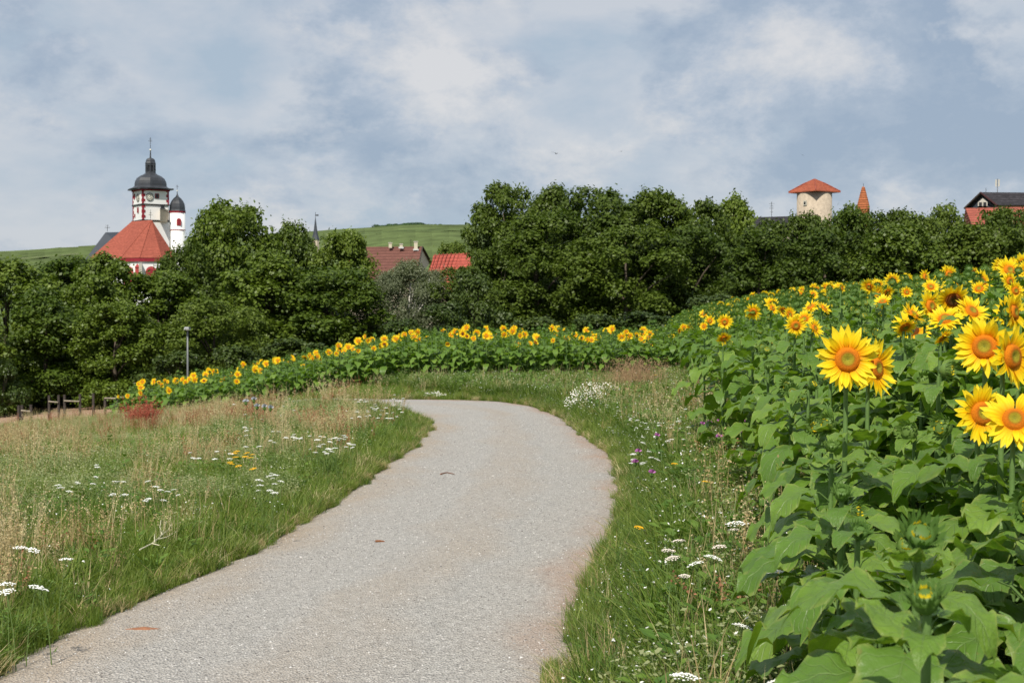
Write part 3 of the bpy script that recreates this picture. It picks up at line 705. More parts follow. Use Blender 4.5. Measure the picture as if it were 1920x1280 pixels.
# nave with slate roof
G_ = Geo(); ya = 16
cz0 = cz
def cz(py): return (cz0(py)-CAMZ)*1.055+CAMZ
NR = [Vector((cx(195), ya, cz(437.5))), Vector((cx(262), ya+3, cz(434))), Vector((cx(153), ya-5, cz(495))), Vector((cx(262), ya-9, cz(495))), Vector((cx(153), ya+9, cz(495))), Vector((cx(300), ya+14, cz(495)))]
G_.add(NR, [(0, 2, 3, 1), (0, 4, 2), (0, 1, 5, 4)], M['slateblue']); nave = G_.obj('nave_roof', church)
G_ = Geo(); prism(G_, [Vector((cx(163), ya-4, 0)), Vector((cx(258), ya-8, 0)), Vector((cx(290), ya+12, 0)), Vector((cx(163), ya+8, 0))], 0, cz(494.5), M['render']); G_.obj('nave_wall', church)
cross(nave, cx(198.7), ya, cz(436.5), cz(424.5), .55, cz(428.5), .05)
# ------------------------------------------------------------------ village houses
def frame(px, D):
    o = at(px, 580, D); k = D/FPX; global FRZ; FRZ = math.atan((960-px)/FPX); c = math.cos(FRZ)
    return (o.x, lambda p: (p-px)*k*c, lambda q: (580-q)*k+o.z, k)
# brown-roofed house
D = 200; hx, X_, Z_, k_ = frame(735, D)
house = empty('house', (hx, D, 0), FRZ); tag(house, 'house with long brown tiled roof and three chimneys beyond the birch', 'house')
G_ = Geo(); r0, r1 = Vector((X_(686), 4, Z_(461))), Vector((X_(793), 1, Z_(461.5)))
e0, e1 = Vector((X_(662), -1, Z_(528))), Vector((X_(778), -5.5, Z_(528))); b0, b1 = Vector((X_(668), 9.5, Z_(528))), Vector((X_(812), 4.6, Z_(492)))
gR = Vector((X_(808), .2, Z_(486)))
G_.add([r0, r1, e0, e1, b0, b1], [(2, 3, 1, 0), (0, 1, 5, 4)], M['browntile']); rf = G_.obj('roof', house)
G_ = Geo(); zz = Z_(520)
prism(G_, [Vector((X_(668), 0, 0)), Vector((X_(776), -4.6, 0)), Vector((X_(803), 3.2, 0)), Vector((X_(676), 8, 0))], 0, Z_(527), M['beige']); 
G_.add([r1+Vector((-.25, 0, -.1)), e1+Vector((-.2, .5, 0)), b1+Vector((-.3, 0, 0))], [(0, 1, 2)], M['beige']); G_.obj('wall', house)
G_ = Geo(); G_.tube([r1, b1], .10, 5, M['darkwood']); G_.tube([r1, e1], .10, 5, M['darkwood']); G_.obj('bargeboard', rf)
for (px_, zt, wd, zb_) in ((732, 455, .44, 464), (752.5, 457.5, .42, 465), (780, 453.5, .5, 469)):
    yy = 2.4-(px_-735)*.025
    G_ = Geo(); G_.box((X_(px_), yy-.6, (Z_(zt)+Z_(zb_))/2), (wd, wd, Z_(zt)-Z_(zb_)), M['panel']); G_.box((X_(px_), yy-.6, Z_(zt)+.05), (wd+.15, wd+.15, .1), M['gstone']); c_ = G_.obj('chimney', rf)
    if px_ > 740:
        G_ = Geo(); G_.box((X_(px_), yy-.95, Z_(zb_)+.08), (wd+.3, .15, .2), M['flash']); G_.obj('flashing', c_)
G_ = Geo(); G_.tube([(X_(771), 2, Z_(464)), (X_(771), 2, Z_(447))], .03, 4, M['iron']); G_.tube([(X_(768), 2, Z_(450)), (X_(774), 2, Z_(450))], .02, 4, M['iron']); G_.obj('aerial', rf)
# orange-roofed house left
hx, X_, Z_, k_ = frame(678, 215); o = empty('house', (hx, 215, 0), FRZ); tag(o, 'house with orange tiled roof just left of the brown roof', 'house')
G_ = Geo(); G_.add([(X_(655), 2, Z_(465)), (X_(692), 2, Z_(464.5)), (X_(655), -3, Z_(500)), (X_(692), -3, Z_(500)), (X_(655), 7, Z_(500)), (X_(692), 7, Z_(500))], [(2, 3, 1, 0), (0, 1, 5, 4)], M['orangetile']); G_.obj('roof', o)
G_ = Geo(); prism(G_, [Vector((X_(656), -2.5, 0)), Vector((X_(691), -2.5, 0)), Vector((X_(691), 6.5, 0)), Vector((X_(656), 6.5, 0))], 0, Z_(499), M['beige']); G_.obj('wall', o)
# bright red roof
hx, X_, Z_, k_ = frame(850, 170); o = empty('house', (hx, 170, 0), FRZ); tag(o, 'low house with bright red roof glimpsed through the trees', 'house')
G_ = Geo(); G_.add([(X_(812), 4, Z_(476)), (X_(886), 2, Z_(473)), (X_(796), -4, Z_(560)), (X_(890), -6, Z_(550)), (X_(810), 10, Z_(545)), (X_(900), 8, Z_(545))], [(2, 3, 1, 0), (0, 1, 5, 4)], M['brighttile']); G_.obj('roof', o)
G_ = Geo(); prism(G_, [Vector((X_(799), -3.2, 0)), Vector((X_(888), -5.2, 0)), Vector((X_(893), 7, 0)), Vector((X_(806), 9, 0))], 0, Z_(556), M['beige']); G_.obj('wall', o)
G_ = Geo(); 
for q in np.linspace(816, 884, 10): G_.tube([(X_(q), 3.9-(q-800)*.02, Z_(475.2-.03*(q-800))+.05), (X_(q)-.9, -1, Z_(515))], .05, 4, M['brighttile'])
G_.obj('tile_ribs', bpy.data.objects[o.name].children[0] if o.children else o)
# spire
hx, X_, Z_, k_ = frame(592, 320); o = empty('chapel_spire', (hx, 320, 0), FRZ); tag(o, 'thin slate spire with weather vane rising between two maples', 'spire')
G_ = Geo(); G_.lathe([(1.0, Z_(450)), (.62, Z_(441)), (.42, Z_(432)), (.16, Z_(415)), (.05, Z_(408))], 8, M['slateblue']); G_.obj('roof', o)
G_ = Geo(); G_.lathe([(.9, 0), (.9, Z_(450.5))], 8, M['beige']); G_.obj('wall', o)
G_ = Geo(); G_.tube([(0, 0, Z_(409)), (0, 0, Z_(398))], .05, 5, M['iron']); G_.box((.35, 0, Z_(404)), (.7, .05, .3), M['iron']); G_.obj('weather_vane', o)
# round stone tower, hip roof with a corner to the viewer
hx, X_, Z_, k_ = frame(1526, 220); o = empty('round_tower', (hx, 220, 0), FRZ); tag(o, 'round stone tower with pyramid roof of red tiles', 'tower')
G_ = Geo(); G_.lathe([(2.72, 0), (2.66, Z_(361.5))], 40, M['rubble']); wl = G_.obj('wall', o)
for p_ in wl.data.polygons: p_.use_smooth = len(p_.vertices) == 4
G_ = Geo(); rr = 3.95; zE = Z_(360.5); zA = Z_(337)
cor = [(rr*math.cos(R(-87)+k*PI/2), rr*math.sin(R(-87)+k*PI/2)) for k in range(4)]
mid_ = [(c[0]*.42, c[1]*.42, zE+(zA-zE)*.62) for c in cor]
vs = [(c[0], c[1], zE) for c in cor]+mid_+[(-.35, 0, zA), (.35, 0, zA)]+[(c[0], c[1], zE-.14) for c in cor]
fs = []
for k in range(4): fs += [(k, (k+1) % 4, 4+(k+1) % 4, 4+k), (k, 10+k, 10+(k+1) % 4, (k+1) % 4)]
fs += [(4, 5, 9, 8), (5, 6, 9), (6, 7, 8, 9), (7, 4, 8)]; fs.append((10, 13, 12, 11))
G_.add(vs, fs, M['towertile']); rf = G_.obj('roof', o)
for k in range(4):
    G_ = Geo(); a_ = Vector((cor[k][0], cor[k][1], zE+.04)); G_.tube([a_, Vector(mid_[k])+Vector((0, 0, .06)), Vector((0, 0, zA+.03))], .10, 6, M['redtile']); G_.obj('hip_tiles', rf)
G_ = Geo(); a = R(-90-31); c = Vector((2.66*math.cos(a), 2.66*math.sin(a), Z_(383)))
G_.box((c.x, c.y, c.z), (.55, .25, .75), M['gstone'], a+PI/2); wn = G_.obj('window', wl)
G_ = Geo(); G_.box((c.x*1.03, c.y*1.03, c.z), (.26, .2, .4), M['dark'], a+PI/2); G_.obj('pane', wn)
# brick turret
hx, X_, Z_, k_ = frame(1617.5, 210); o = empty('turret', (hx, 210, 0), FRZ); tag(o, 'pointed turret of orange brick right of the round tower', 'turret')
G_ = Geo(); G_.lathe([(.95, 0), (.95, Z_(388)), (.80, Z_(380)), (.50, Z_(365)), (.22, Z_(351.5)), (.05, Z_(350.5))], 14, M['orangetile']); G_.obj('roof', o)
G_ = Geo(); G_.tube([(0, 0, Z_(352)), (0, 0, Z_(344.5))], .035, 5, M['iron']); G_.obj('finial', o)
# low dark roof with aerial
hx, X_, Z_, k_ = frame(1450, 190); o = empty('house', (hx, 190, 0), FRZ); tag(o, 'house with flat dark roofline left of the round tower', 'house')
G_ = Geo(); G_.add([(X_(1415), 2, Z_(405.5)), (X_(1492), 2, Z_(404)), (X_(1410), -4, Z_(440)), (X_(1498), -4, Z_(440)), (X_(1410), 8, Z_(440)), (X_(1498), 8, Z_(440))], [(2, 3, 1, 0), (0, 1, 5, 4)], M['darktile']); rf = G_.obj('roof', o)
G_ = Geo(); prism(G_, [Vector((X_(1412), -3.5, 0)), Vector((X_(1496), -3.5, 0)), Vector((X_(1496), 7.5, 0)), Vector((X_(1412), 7.5, 0))], 0, Z_(439), M['beige']); G_.obj('wall', o)
G_ = Geo(); G_.tube([(X_(1446), 2, Z_(406)), (X_(1446), 2, Z_(377))], .035, 5, M['iron'])
for q, l_ in ((380, .35), (385, .25), (389, .3), (396, .2)): G_.tube([(X_(1446)-l_, 2, Z_(q)), (X_(1446)+l_, 2, Z_(q))], .02, 4, M['iron'])
G_.obj('aerial', rf)
# dark gabled house
hx, X_, Z_, k_ = frame(1837, 165); o = empty('gabled_house', (hx, 165, 0), FRZ); tag(o, 'house with dark slate gable, small white dormer and roof mast at right', 'house')
rA = Vector((0, 0, Z_(361))); rB = Vector((X_(1990), 3.5, Z_(361.5))); vL = Vector((X_(1806), 1.0, Z_(389))); vR = Vector((X_(1868), -2.6, Z_(389))); vRb = Vector((X_(2010), 0, Z_(389))); vLb = Vector((X_(1960), 6.5, Z_(389)))
G_ = Geo(); G_.add([rA, rB, vL, vR, vRb, vLb], [(3, 4, 1, 0), (0, 1, 5, 2)], M['darktile']); rf = G_.obj('roof', o)
G_ = Geo(); q = Vector((0, .7, -.15)); G_.add([rA+q, vL+q+Vector((.2, 0, 0)), vR+q+Vector((-.2, 0, 0))], [(0, 1, 2)], M['slateblue'])
prism(G_, [Vector((X_(1809), 1.9, 0)), Vector((X_(1866), -1.6, 0)), Vector((X_(2005), .6, 0)), Vector((X_(1958), 6, 0))], 0, Z_(388.7), M['beige']); wl = G_.obj('wall', o)
for a_, b_ in ((rA, vL), (rA, vR)):
    G_ = Geo(); G_.tube([a_+Vector((0, -.1, -.05)), b_+Vector((0, -.1, -.05))], .12, 5, M['maroon'] if b_ is vR else M['darkwood']); G_.obj('bargeboard', rf)
G_ = Geo(); yb = -1.9; x0_, x1_ = X_(1832), X_(1850); z0_, z1_ = Z_(389), Z_(382); zp = Z_(374.5)
G_.add([(x0_, yb, z0_), (x1_, yb, z0_), (x1_, yb, z1_), ((x0_+x1_)/2, yb, zp), (x0_, yb, z1_), (x0_, 1, z0_), (x1_, 1, z0_), (x1_, 1, z1_), ((x0_+x1_)/2, 1, zp), (x0_, 1, z1_)], [(0, 1, 2, 3, 4), (0, 4, 9, 5), (1, 6, 7, 2), (2, 7, 8, 3), (4, 3, 8, 9)], M['gstone']); dm = G_.obj('dormer', rf)
for q in (1837, 1845):
    G_ = Geo(); G_.box((X_(q), yb-.03, Z_(385.5)), (.33, .08, .42), M['dark']); G_.obj('window', dm)
G_ = Geo(); mx = X_(1868.5); G_.tube([(mx, 1.0, Z_(362)), (mx, 1.0, Z_(335))], .045, 6, M['steel']); ms = G_.obj('mast', rf)
for dx in (-.16, .16):
    G_ = Geo(); G_.box((mx+dx, .9, (Z_(337)+Z_(350))/2), (.12, .12, Z_(337)-Z_(350)), M['panel']); G_.obj('antenna_panel', ms)
G_ = Geo(); G_.tube([(X_(1847), .5, Z_(361)), (X_(1847), .5, Z_(353))], .025, 4, M['iron']); G_.obj('lightning_rod', rf)
# red roof in front
hx, X_, Z_, k_ = frame(1870, 150); o = empty('house', (hx, 150, 0), FRZ); tag(o, 'house with long red roof in front of the dark gable', 'house')
G_ = Geo(); G_.add([(X_(1808), 1, Z_(388)), (X_(2010), 3, Z_(386.5)), (X_(1822), -5, Z_(425)), (X_(2020), -4, Z_(425)), (X_(1800), 6, Z_(425)), (X_(2020), 9, Z_(425))], [(2, 3, 1, 0), (0, 1, 5, 4), (0, 4, 2)], M['redtile']); G_.obj('roof', o)
G_ = Geo(); prism(G_, [Vector((X_(1823), -4.4, 0)), Vector((X_(2015), -3.4, 0)), Vector((X_(2015), 8.2, 0)), Vector((X_(1804), 5.2, 0))], 0, Z_(424), M['beige']); G_.obj('wall', o)
# ------------------------------------------------------------------ paddock: lamp, fence, wagon
p = at(352, 700, 56); gz = g(p.x, p.y)
lp = empty('street_lamp', (p.x, p.y, gz)); tag(lp, 'grey street lamp post standing in front of the left trees', 'street lamp')
ht = at(352, 616, 56).z-gz
G_ = Geo(); G_.tube([(0, 0, 0), (0, 0, ht*.5), (0, 0, ht)], [.05, .04, .03], 10, M['steel']); G_.obj('pole', lp, smooth=True)
G_ = Geo(); G_.box((.02, -.1, ht+.03), (.20, .40, .08), M['steel'], 0, .75); hd = G_.obj('lamp_head', lp)
G_ = Geo(); G_.box((.02, -.12, ht-.035), (.2, .3, .03), M['clockw']); G_.obj('diffuser', hd)
def fence_posts(name, label, posts, rails, D, rail_h=(.95,)):
    b = None; P = []
    for px in posts:
        q = at(px, 740, D); P.append(Vector((q.x, q.y, g(q.x, q.y))))
    r = empty(name, P[0]); tag(r, label, 'fence', 'paddock fences')
    for q in P:
        G_ = Geo(); G_.box((0, 0, .45), (.08, .08, 1.05), M['darkwood']); G_.obj('post', r, q-P[0])
    for i in range(len(P)-1):
        if not rails[i]: continue
        for h in rail_h:
            G_ = Geo(); G_.tube([P[i]-P[0]+Vector((0, -.08, h)), P[i+1]-P[0]+Vector((0, -.08, h-.05))], .03, 6, M['wood']); G_.obj('rail', r)
fence_posts('paddock_fence', 'short wooden fence bay at the left of the paddock', (35, 41, 58), (0, 1), 48, (.8, .4))
fence_posts('paddock_fence', 'wooden fence running back under the paddock trees', (92, 110, 121, 150, 175), (1, 0, 1, 0), 54, (.75,))
fence_posts('paddock_fence', 'fence of dark posts beside the sandy patch, left of the far sunflowers', (197, 219, 234, 256), (1, 1, 1), 50, (.95,))
# wagon
p = at(78, 745, 63); r = empty('farm_wagon', (p.x, p.y, g(p.x, p.y)), .2); tag(r, 'dark red farm wagon in the shade under the paddock trees', 'wagon')
G_ = Geo(); G_.box((0, 0, .75), (1.7, .9, .1), M['maroon']); G_.box((0, -.45, .98), (1.7, .06, .45), M['maroon']); G_.box((0, .45, .98), (1.7, .06, .45), M['maroon']); G_.box((-.85, 0, .98), (.06, .9, .45), M['maroon']); G_.obj('body', r)
for wx in (-.55, .55):
    for wy in (-.5, .5):
        G_ = Geo(); G_.tube([(wx, wy-.07, .38), (wx, wy+.07, .38)], .38, 16, M['rubber']); wh = G_.obj('wheel', r)
        G_ = Geo(); G_.tube([(wx, wy-.09, .38), (wx, wy+.09, .38)], .16, 12, M['maroon']); G_.obj('rim', wh)
G_ = Geo(); G_.tube([(.85, 0, .7), (1.9, 0, .35)], .04, 6, M['iron']); G_.obj('drawbar', r)
# birds
def bird(px, py, D, span, rot, label):
    G_ = Geo(); G_.tube([(-.14, 0, 0), (-.06, 0, 0), (.06, 0, 0), (.15, 0, .01)], [.008, .03, .032, .012], 8, M['black'])
    for s in (-1, 1): G_.add([(-.05, 0, .01), (.06, 0, .01), (.02, s*.20, .06), (-.05, s*.18, .055), (-.06, s*.40, .0), (-.10, s*.38, -.005)], [(0, 1, 2, 3), (3, 2, 4, 5)], M['black'])
    G_.add([(-.13, 0, 0), (-.24, .05, 0), (-.21, 0, 0), (-.24, -.05, 0)], [(0, 1, 2), (0, 2, 3)], M['black'])
    o = G_.obj('bird', None, at(px, py, D), rot); o.scale = (span/.8,)*3; tag(o, label, 'bird')
bird(1042, 288, 45, .34, (R(15), R(12), R(70)), 'dark bird gliding in mid sky, largest of the three')
bird(1165, 284, 90, .3, (0, 0, R(30)), 'tiny bird in the sky right of the largest bird')
bird(1505, 291, 90, .28, (R(20), 0, R(50)), 'tiny bird high above the round stone tower')
# ------------------------------------------------------------------ sunflower pieces
def leaf_geo(L, W, droop, twist, nl, nw, seed, pet=.14):
    r = random.Random(seed); G_ = Geo(); up = .06
    pts = [Vector((0, 0, 0)), Vector((pet*.5, 0, pet*.42)), Vector((pet, 0, pet*.55))]
    G_.tube(pts, [.0055, .0045, .0035], 4, M['sfstem'], False)
    o = pts[-1]; vs = []; uv = []; fs = []; ph = r.random()*6
    for i in range(nl+1):
        s = i/nl; hw = W*.5*(2.25*(s**.55)*(1-s)**.9+.02) if 0 < s < 1 else (.0 if s == 1 else W*.10)
        if nl > 6: hw *= 1+(.05 if i % 2 else -.03)
        a = droop*s*1.25; ln = L*s
        for j in range(-nw, nw+1):
            w_ = j/nw
            back = -.16*L*abs(w_)**1.5*max(0, 1-s*2.6)
            x = ln*math.cos(a*.75)+back; z = -ln*math.sin(a*.75)*1.0
            y = hw*w_
            z += .22*abs(y)+(.022*math.sin(s*12+ph+w_*2.5)+.011*math.sin(s*23+ph*3-w_*4))*abs(w_)**1.3*min(1, s*5)*(L/.25)+.005*math.sin(s*22+ph*2)*(1-abs(w_))-.35*y*y/max(W, .01)+twist*y*s
            vs.append((o.x+x, y, o.z+z)); uv.append((s, w_))
    c = 2*nw+1
    for i in range(nl):
        for j in range(c-1): fs.append((i*c+j, (i+1)*c+j, (i+1)*c+j+1, i*c+j+1))
    G_.add(vs, fs, M['sfleaf'], uv); return G_
LV = [(.27, .245, .45, .25), (.28, .225, .75, -.3), (.25, .25, .2, .35), (.29, .235, .95, .15), (.26, .225, .55, -.5)]
LHI = [leaf_geo(*a, 11, 4, 50+i) for i, a in enumerate(LV)]; LLO = [leaf_geo(*a, 5, 1, 50+i) for i, a in enumerate(LV)]
LHIm = [q.mesh('leaf', True) for q in LHI]; LLOm = [q.mesh('leaf', True) for q in LLO]
def petal_geo(l, wd, curl, seed, na=5):
    r = random.Random(seed); G_ = Geo(); vs = []; uv = []; fs = []; tw = r.uniform(-.3, .3); bend = r.uniform(-.15, .15)
    for i in range(na+1):
        s = i/na; hw = wd*.5*max(.0, (math.sin(PI*min(1, s*.92+.10)))**.8) if i < na else .0015
        x = l*s; z = curl*l*s*s+.02*l*math.sin(s*6)
        for j in (-1, 0, 1):
            y = hw*j+bend*l*s*s*.5; vs.append((x, y, z+(.18*hw if j else 0)+tw*hw*j*s)); uv.append((s, j*.5+.5))
    for i in range(na):
        for j in (0, 1): fs.append((i*3+j, (i+1)*3+j, (i+1)*3+j+1, i*3+j+1))
    G_.add(vs, fs, M['petal'], uv); return G_
PET = [petal_geo(.098, .034, c, 70+i) for i, c in enumerate((-.05, .12, .25, -.18))]; PETm = [q.mesh('petal', True) for q in PET]
PETlo = [petal_geo(.098, .036, c, 70+i, 2) for i, c in enumerate((-.05, .12, .25, -.18))]
RD = .060
def disc_geo(dm_=None, n=26, rings=7):
    dm_ = dm_ or M['disc']
    G_ = Geo(); vs = [(0, 0, .012)]; uv = [(0, 0)]; fs = []
    for i in range(1, rings+1):
        q = i/rings; z = .012+.016*math.sin(q*PI)*(.6+.4*q) if q < 1 else .0
        for k in range(n): a = 2*PI*k/n; vs.append((RD*q*math.cos(a), RD*q*math.sin(a), z)); uv.append((q, 0))
    for k in range(n): fs.append((0, 1+k, 1+(k+1) % n))
    for i in range(rings-1):
        for k in range(n): fs.append((1+i*n+k, 1+(i+1)*n+k, 1+(i+1)*n+(k+1) % n, 1+i*n+(k+1) % n))
    G_.add(vs, fs, dm_, uv)
    G_.lathe([(.012, -.055), (.035, -.035), (.062, -.012), (RD+.002, 0)], n//2, M['bract'], cap=False)
    m_ = 16
    for k in range(m_):
        a = 2*PI*k/m_; ca, sa = math.cos(a), math.sin(a); b = (-sa*.014, ca*.014)
        G_.add([(ca*.055+b[0], sa*.055+b[1], -.014), (ca*.055-b[0], sa*.055-b[1], -.014), (ca*.105, sa*.105, -.022)], [(0, 1, 2)], M['bract'])
    return G_
DISCD = disc_geo(M['discdark']); DISCDm = DISCD.mesh('flower_head', True); DISC = disc_geo(); DISCm = DISC.mesh('flower_head', True)
def petal_layout(seed):
    r = random.Random(seed); out = []
    n = (21, 18, 23, 20, 17, 21)[seed % 6]; up_ = (0, 0, -.12, .0, -.45, .18)[seed % 6]; ln = (1, 1.08, .9, .96, .82, 1.0)[seed % 6]
    for lay in (0, 1):
        for k in range(n):
            if r.random() < .05: continue
            a = 2*PI*(k+.5*lay)/n+r.uniform(-.10, .10); tilt = r.gauss(-.10-.22*(1-lay)+up_, .2)
            out.append((r.randrange(4), a, tilt, r.uniform(.78, 1.2)*ln))
    return out
def petal_mtx(a, tilt, s):
    return Matrix.Rotation(a, 4, 'Z') @ Matrix.Translation((RD*.93, 0, .0)) @ Matrix.Rotation(tilt, 4, 'Y') @ Matrix.Scale(s, 4)
PL = [petal_layout(90+i) for i in range(6)]
PETJ = []
for i in range(6):
    G_ = Geo()
    for (v, a, tl, s) in PL[i]: G_.put(PETlo[v], petal_mtx(a, tl, s))
    PETJ.append(G_)
PETJm = [q.mesh('petals', True) for q in PETJ]
def bud_geo(seed, yellow=0.0, n=22):
    r = random.Random(seed); G_ = Geo()
    G_.lathe([(.010, -.05), (.035, -.03), (.047, 0), (.040, .022), (.02, .03)], 14, M['bract'])
    for lay in range(3):
        for k in range(n):
            a = 2*PI*(k+.33*lay)/n+r.uniform(-.1, .1); rad = .046-.006*lay; ht = (.045, .04, .03)[lay]; out = (.032, .012, -.014)[lay]+r.uniform(-.006, .012)
            ca, sa = math.cos(a), math.sin(a); wv = .0085
            m_ = M['petal'] if (lay > 1 and r.random() < yellow) else M['bract']
            z0_ = .0+.006*lay
            G_.add([(ca*rad-sa*wv, sa*rad+ca*wv, z0_), (ca*rad+sa*wv, sa*rad-ca*wv, z0_), (ca*(rad+out*.7)+sa*wv*.6, sa*(rad+out*.7)-ca*wv*.6, z0_+ht*.6), (ca*(rad+out*.7)-sa*wv*.6, sa*(rad+out*.7)+ca*wv*.6, z0_+ht*.6), (ca*(rad+out*.8), sa*(rad+out*.8), z0_+ht)], [(0, 1, 2, 3), (3, 2, 4)], m_, [(.75, 0)]*5)
    return G_
BUD = [bud_geo(1, 0), bud_geo(2, 1.0), bud_geo(3, .55)]; BUDm = [q.mesh('flower_bud', True) for q in BUD]
def stem_geo(n=6):
    G_ = Geo(); G_.tube([(0, 0, 0), (.006, .004, .33), (-.004, .005, .66), (0, 0, 1)], [.016, .014, .012, .009], n, M['sfstem'], False); return G_
STEM = stem_geo(8); STEMm = STEM.mesh('stem', True)
def leaf_layout(h, seed, nmin=20, nmax=24, ls=.76):
    r = random.Random(seed); n = r.randint(nmin, nmax); out = []; a = r.random()*6.28
    for k in range(n):
        f = (k+.5)/n; a += 2.4+r.uniform(-.25, .25)
        sc = (.72+.75*math.sin(PI*min(1, f*.95+.08)))*(1 if f < .84 else .80)*r.uniform(.85, 1.15)*ls
        out.append((r.randrange(5), a, h*(.12+.86*f**.85), r.uniform(-.40, .22)-(.30 if f > .85 else 0), sc))
    return out
FACE = Vector((-.30, -1, .22)).normalized()
def facing(r, spread=.62):
    v = FACE+Vector((r.gauss(0, spread), r.gauss(0, spread*.5), r.gauss(0, spread*.55))); v.normalize(); return v
GSUN = 'sunflowers of the field'
NSF = 0
def sunflower(x, y, h, kind, label, seed, near, face=None, hs=1.0, sepetal=False, z=None, group=GSUN, nl=None, ltop=1.0):
    global NSF; NSF += 1
    r = random.Random(seed); z = g(x, y) if z is None else z
    o = bpy.data.objects.new('sunflower', None); o.location = (x, y, z); o.empty_display_size = .1; COL.objects.link(o)
    inst('stem', STEMm, o, scale=(1.1, 1.1, h))
    lay = leaf_layout(h, seed) if nl is None else leaf_layout(h, seed, *nl)
    ms = LHIm if near else LLOm
    for (v, a, zz, pitch, sc) in lay:
        inst('leaf', ms[v], o, (0, 0, zz*ltop), Euler((0, pitch, a), 'XYZ'), sc)
    f = face or facing(r); q = f.to_track_quat('Z', 'Y')
    off = Vector((0, 0, h))+Vector((f.x, f.y, 0))*.05*hs+Vector((0, 0, .03))
    if kind >= 3:
        b = inst('flower_bud', BUDm[kind-3], o, off, q.to_euler(), hs)
    else:
        pv = seed % 6 if not sepetal else (0, 1, 2, 3)[seed % 4]
        hd = inst('flower_head', DISCDm if kind == 1 else DISCm, o, off, (q @ Quaternion((0, 0, 1), r.random()*6)).to_euler(), hs)
        if sepetal:
            for (v, a, tl, s) in PL[pv]:
                m_ = petal_mtx(a, tl, s); c = bpy.data.objects.new('petal', PETm[v]); c.matrix_basis = m_; link(c, hd)
        else: inst('petals', PETJm[pv], hd)
    # neck
    return tag(o, label, 'sunflower', group)
# whole plants for the rest of the field
SRC = {}
def source(key, geos, smooth=True):
    c = bpy.data.collections.new(key); SRC[key] = c
    for i, q in enumerate(geos):
        me = q.mesh(key, smooth) if isinstance(q, Geo) else q
        ob = bpy.data.objects.new('%s_%02d' % (key, i), me); c.objects.link(ob)
    return len(geos)
plants = []
for i in range(10):
    r = random.Random(500+i); G_ = Geo(); h = 1.45
    G_.put(STEM, Matrix.Diagonal((1, 1, h, 1)))
    for (v, a, zz, pitch, sc) in leaf_layout(h, 500+i, 18, 22):
        G_.put(LLO[v], Matrix.Translation((0, 0, zz)) @ Euler((0, pitch, a)).to_matrix().to_4x4() @ Matrix.Scale(sc, 4))
    f = facing(r, .6); q = f.to_track_quat('Z', 'Y').to_matrix().to_4x4()
    Mx = Matrix.Translation((f.x*.05, f.y*.05, h+.03)) @ q
    if i < 7: Mx = Mx @ Matrix.Scale(.82, 4); G_.put(DISCD if i % 4 == 2 else DISC, Mx); G_.put(PETJ[i % 6], Mx)
    else: G_.put(BUD[i-7], Mx)
    plants.append(G_)
source('field_plant', plants)
fplants = []
for i in range(8):
    r = random.Random(700+i); G_ = Geo(); h = 1.45
    G_.put(STEM, Matrix.Diagonal((1, 1, h, 1)))
    for (v, a, zz, pitch, sc) in leaf_layout(h, 700+i, 21, 25, .66):
        G_.put(LLO[v], Matrix.Translation((0, 0, zz)) @ Euler((0, pitch-.15, a)).to_matrix().to_4x4() @ Matrix.Scale(sc, 4))
    f = facing(r, .5); Mx = Matrix.Translation((f.x*.05, f.y*.05, h+.03)) @ f.to_track_quat('Z', 'Y').to_matrix().to_4x4() @ Matrix.Scale(.85, 4)
    if i < 3: G_.put(DISC, Mx); G_.put(PETJ[i], Mx)
    else: G_.put(BUD[0], Mx)
    fplants.append(G_)
source('strip_plant', fplants)
NODE = {}
def scatter_tree(key):
    if key in NODE: return NODE[key]
    ng = bpy.data.node_groups.new('scatter_'+key, 'GeometryNodeTree'); NODE[key] = ng
    ng.interface.new_socket('Geometry', in_out='INPUT', socket_type='NodeSocketGeometry'); ng.interface.new_socket('Geometry', in_out='OUTPUT', socket_type='NodeSocketGeometry')
    n = ng.nodes; gi = n.new('NodeGroupInput'); go = n.new('NodeGroupOutput'); iop = n.new('GeometryNodeInstanceOnPoints'); ci = n.new('GeometryNodeCollectionInfo')
    ci.inputs['Collection'].default_value = SRC[key]; ci.inputs['Separate Children'].default_value = True; ci.inputs['Reset Children'].default_value = True
    def at_(nm, ty):
        a = n.new('GeometryNodeInputNamedAttribute'); a.data_type = ty; a.inputs['Name'].default_value = nm; return a.outputs['Attribute']
    l = ng.links; l.new(gi.outputs[0], iop.inputs['Points']); l.new(ci.outputs[0], iop.inputs['Instance']); iop.inputs['Pick Instance'].default_value = True
    l.new(at_('idx', 'INT'), iop.inputs['Instance Index'])
    e2r = n.new('FunctionNodeEulerToRotation'); l.new(at_('rot', 'FLOAT_VECTOR'), e2r.inputs[0]); l.new(e2r.outputs[0], iop.inputs['Rotation'])
    l.new(at_('scl', 'FLOAT_VECTOR'), iop.inputs['Scale']); l.new(iop.outputs[0], go.inputs[0])
    return ng
def scatter(name, label, key, P, rot, scl, idx):
    P = np.asarray(P, np.float32); n = len(P)
    me = bpy.data.meshes.new(name); me.vertices.add(n); me.vertices.foreach_set('co', P.ravel())
    scl = np.asarray(scl, np.float32); scl = np.repeat(scl[:, None], 3, 1) if scl.ndim == 1 else scl
    a = me.attributes.new('rot', 'FLOAT_VECTOR', 'POINT'); a.data.foreach_set('vector', np.asarray(rot, np.float32).ravel())
    a = me.attributes.new('scl', 'FLOAT_VECTOR', 'POINT'); a.data.foreach_set('vector', np.ascontiguousarray(scl).ravel())
    a = me.attributes.new('idx', 'INT', 'POINT'); a.data.foreach_set('value', np.asarray(idx, np.int32))
    o = inst(name, me); md = o.modifiers.new('scatter', 'NODES'); md.node_group = scatter_tree(key); tag(o, label, kind='stuff'); return o
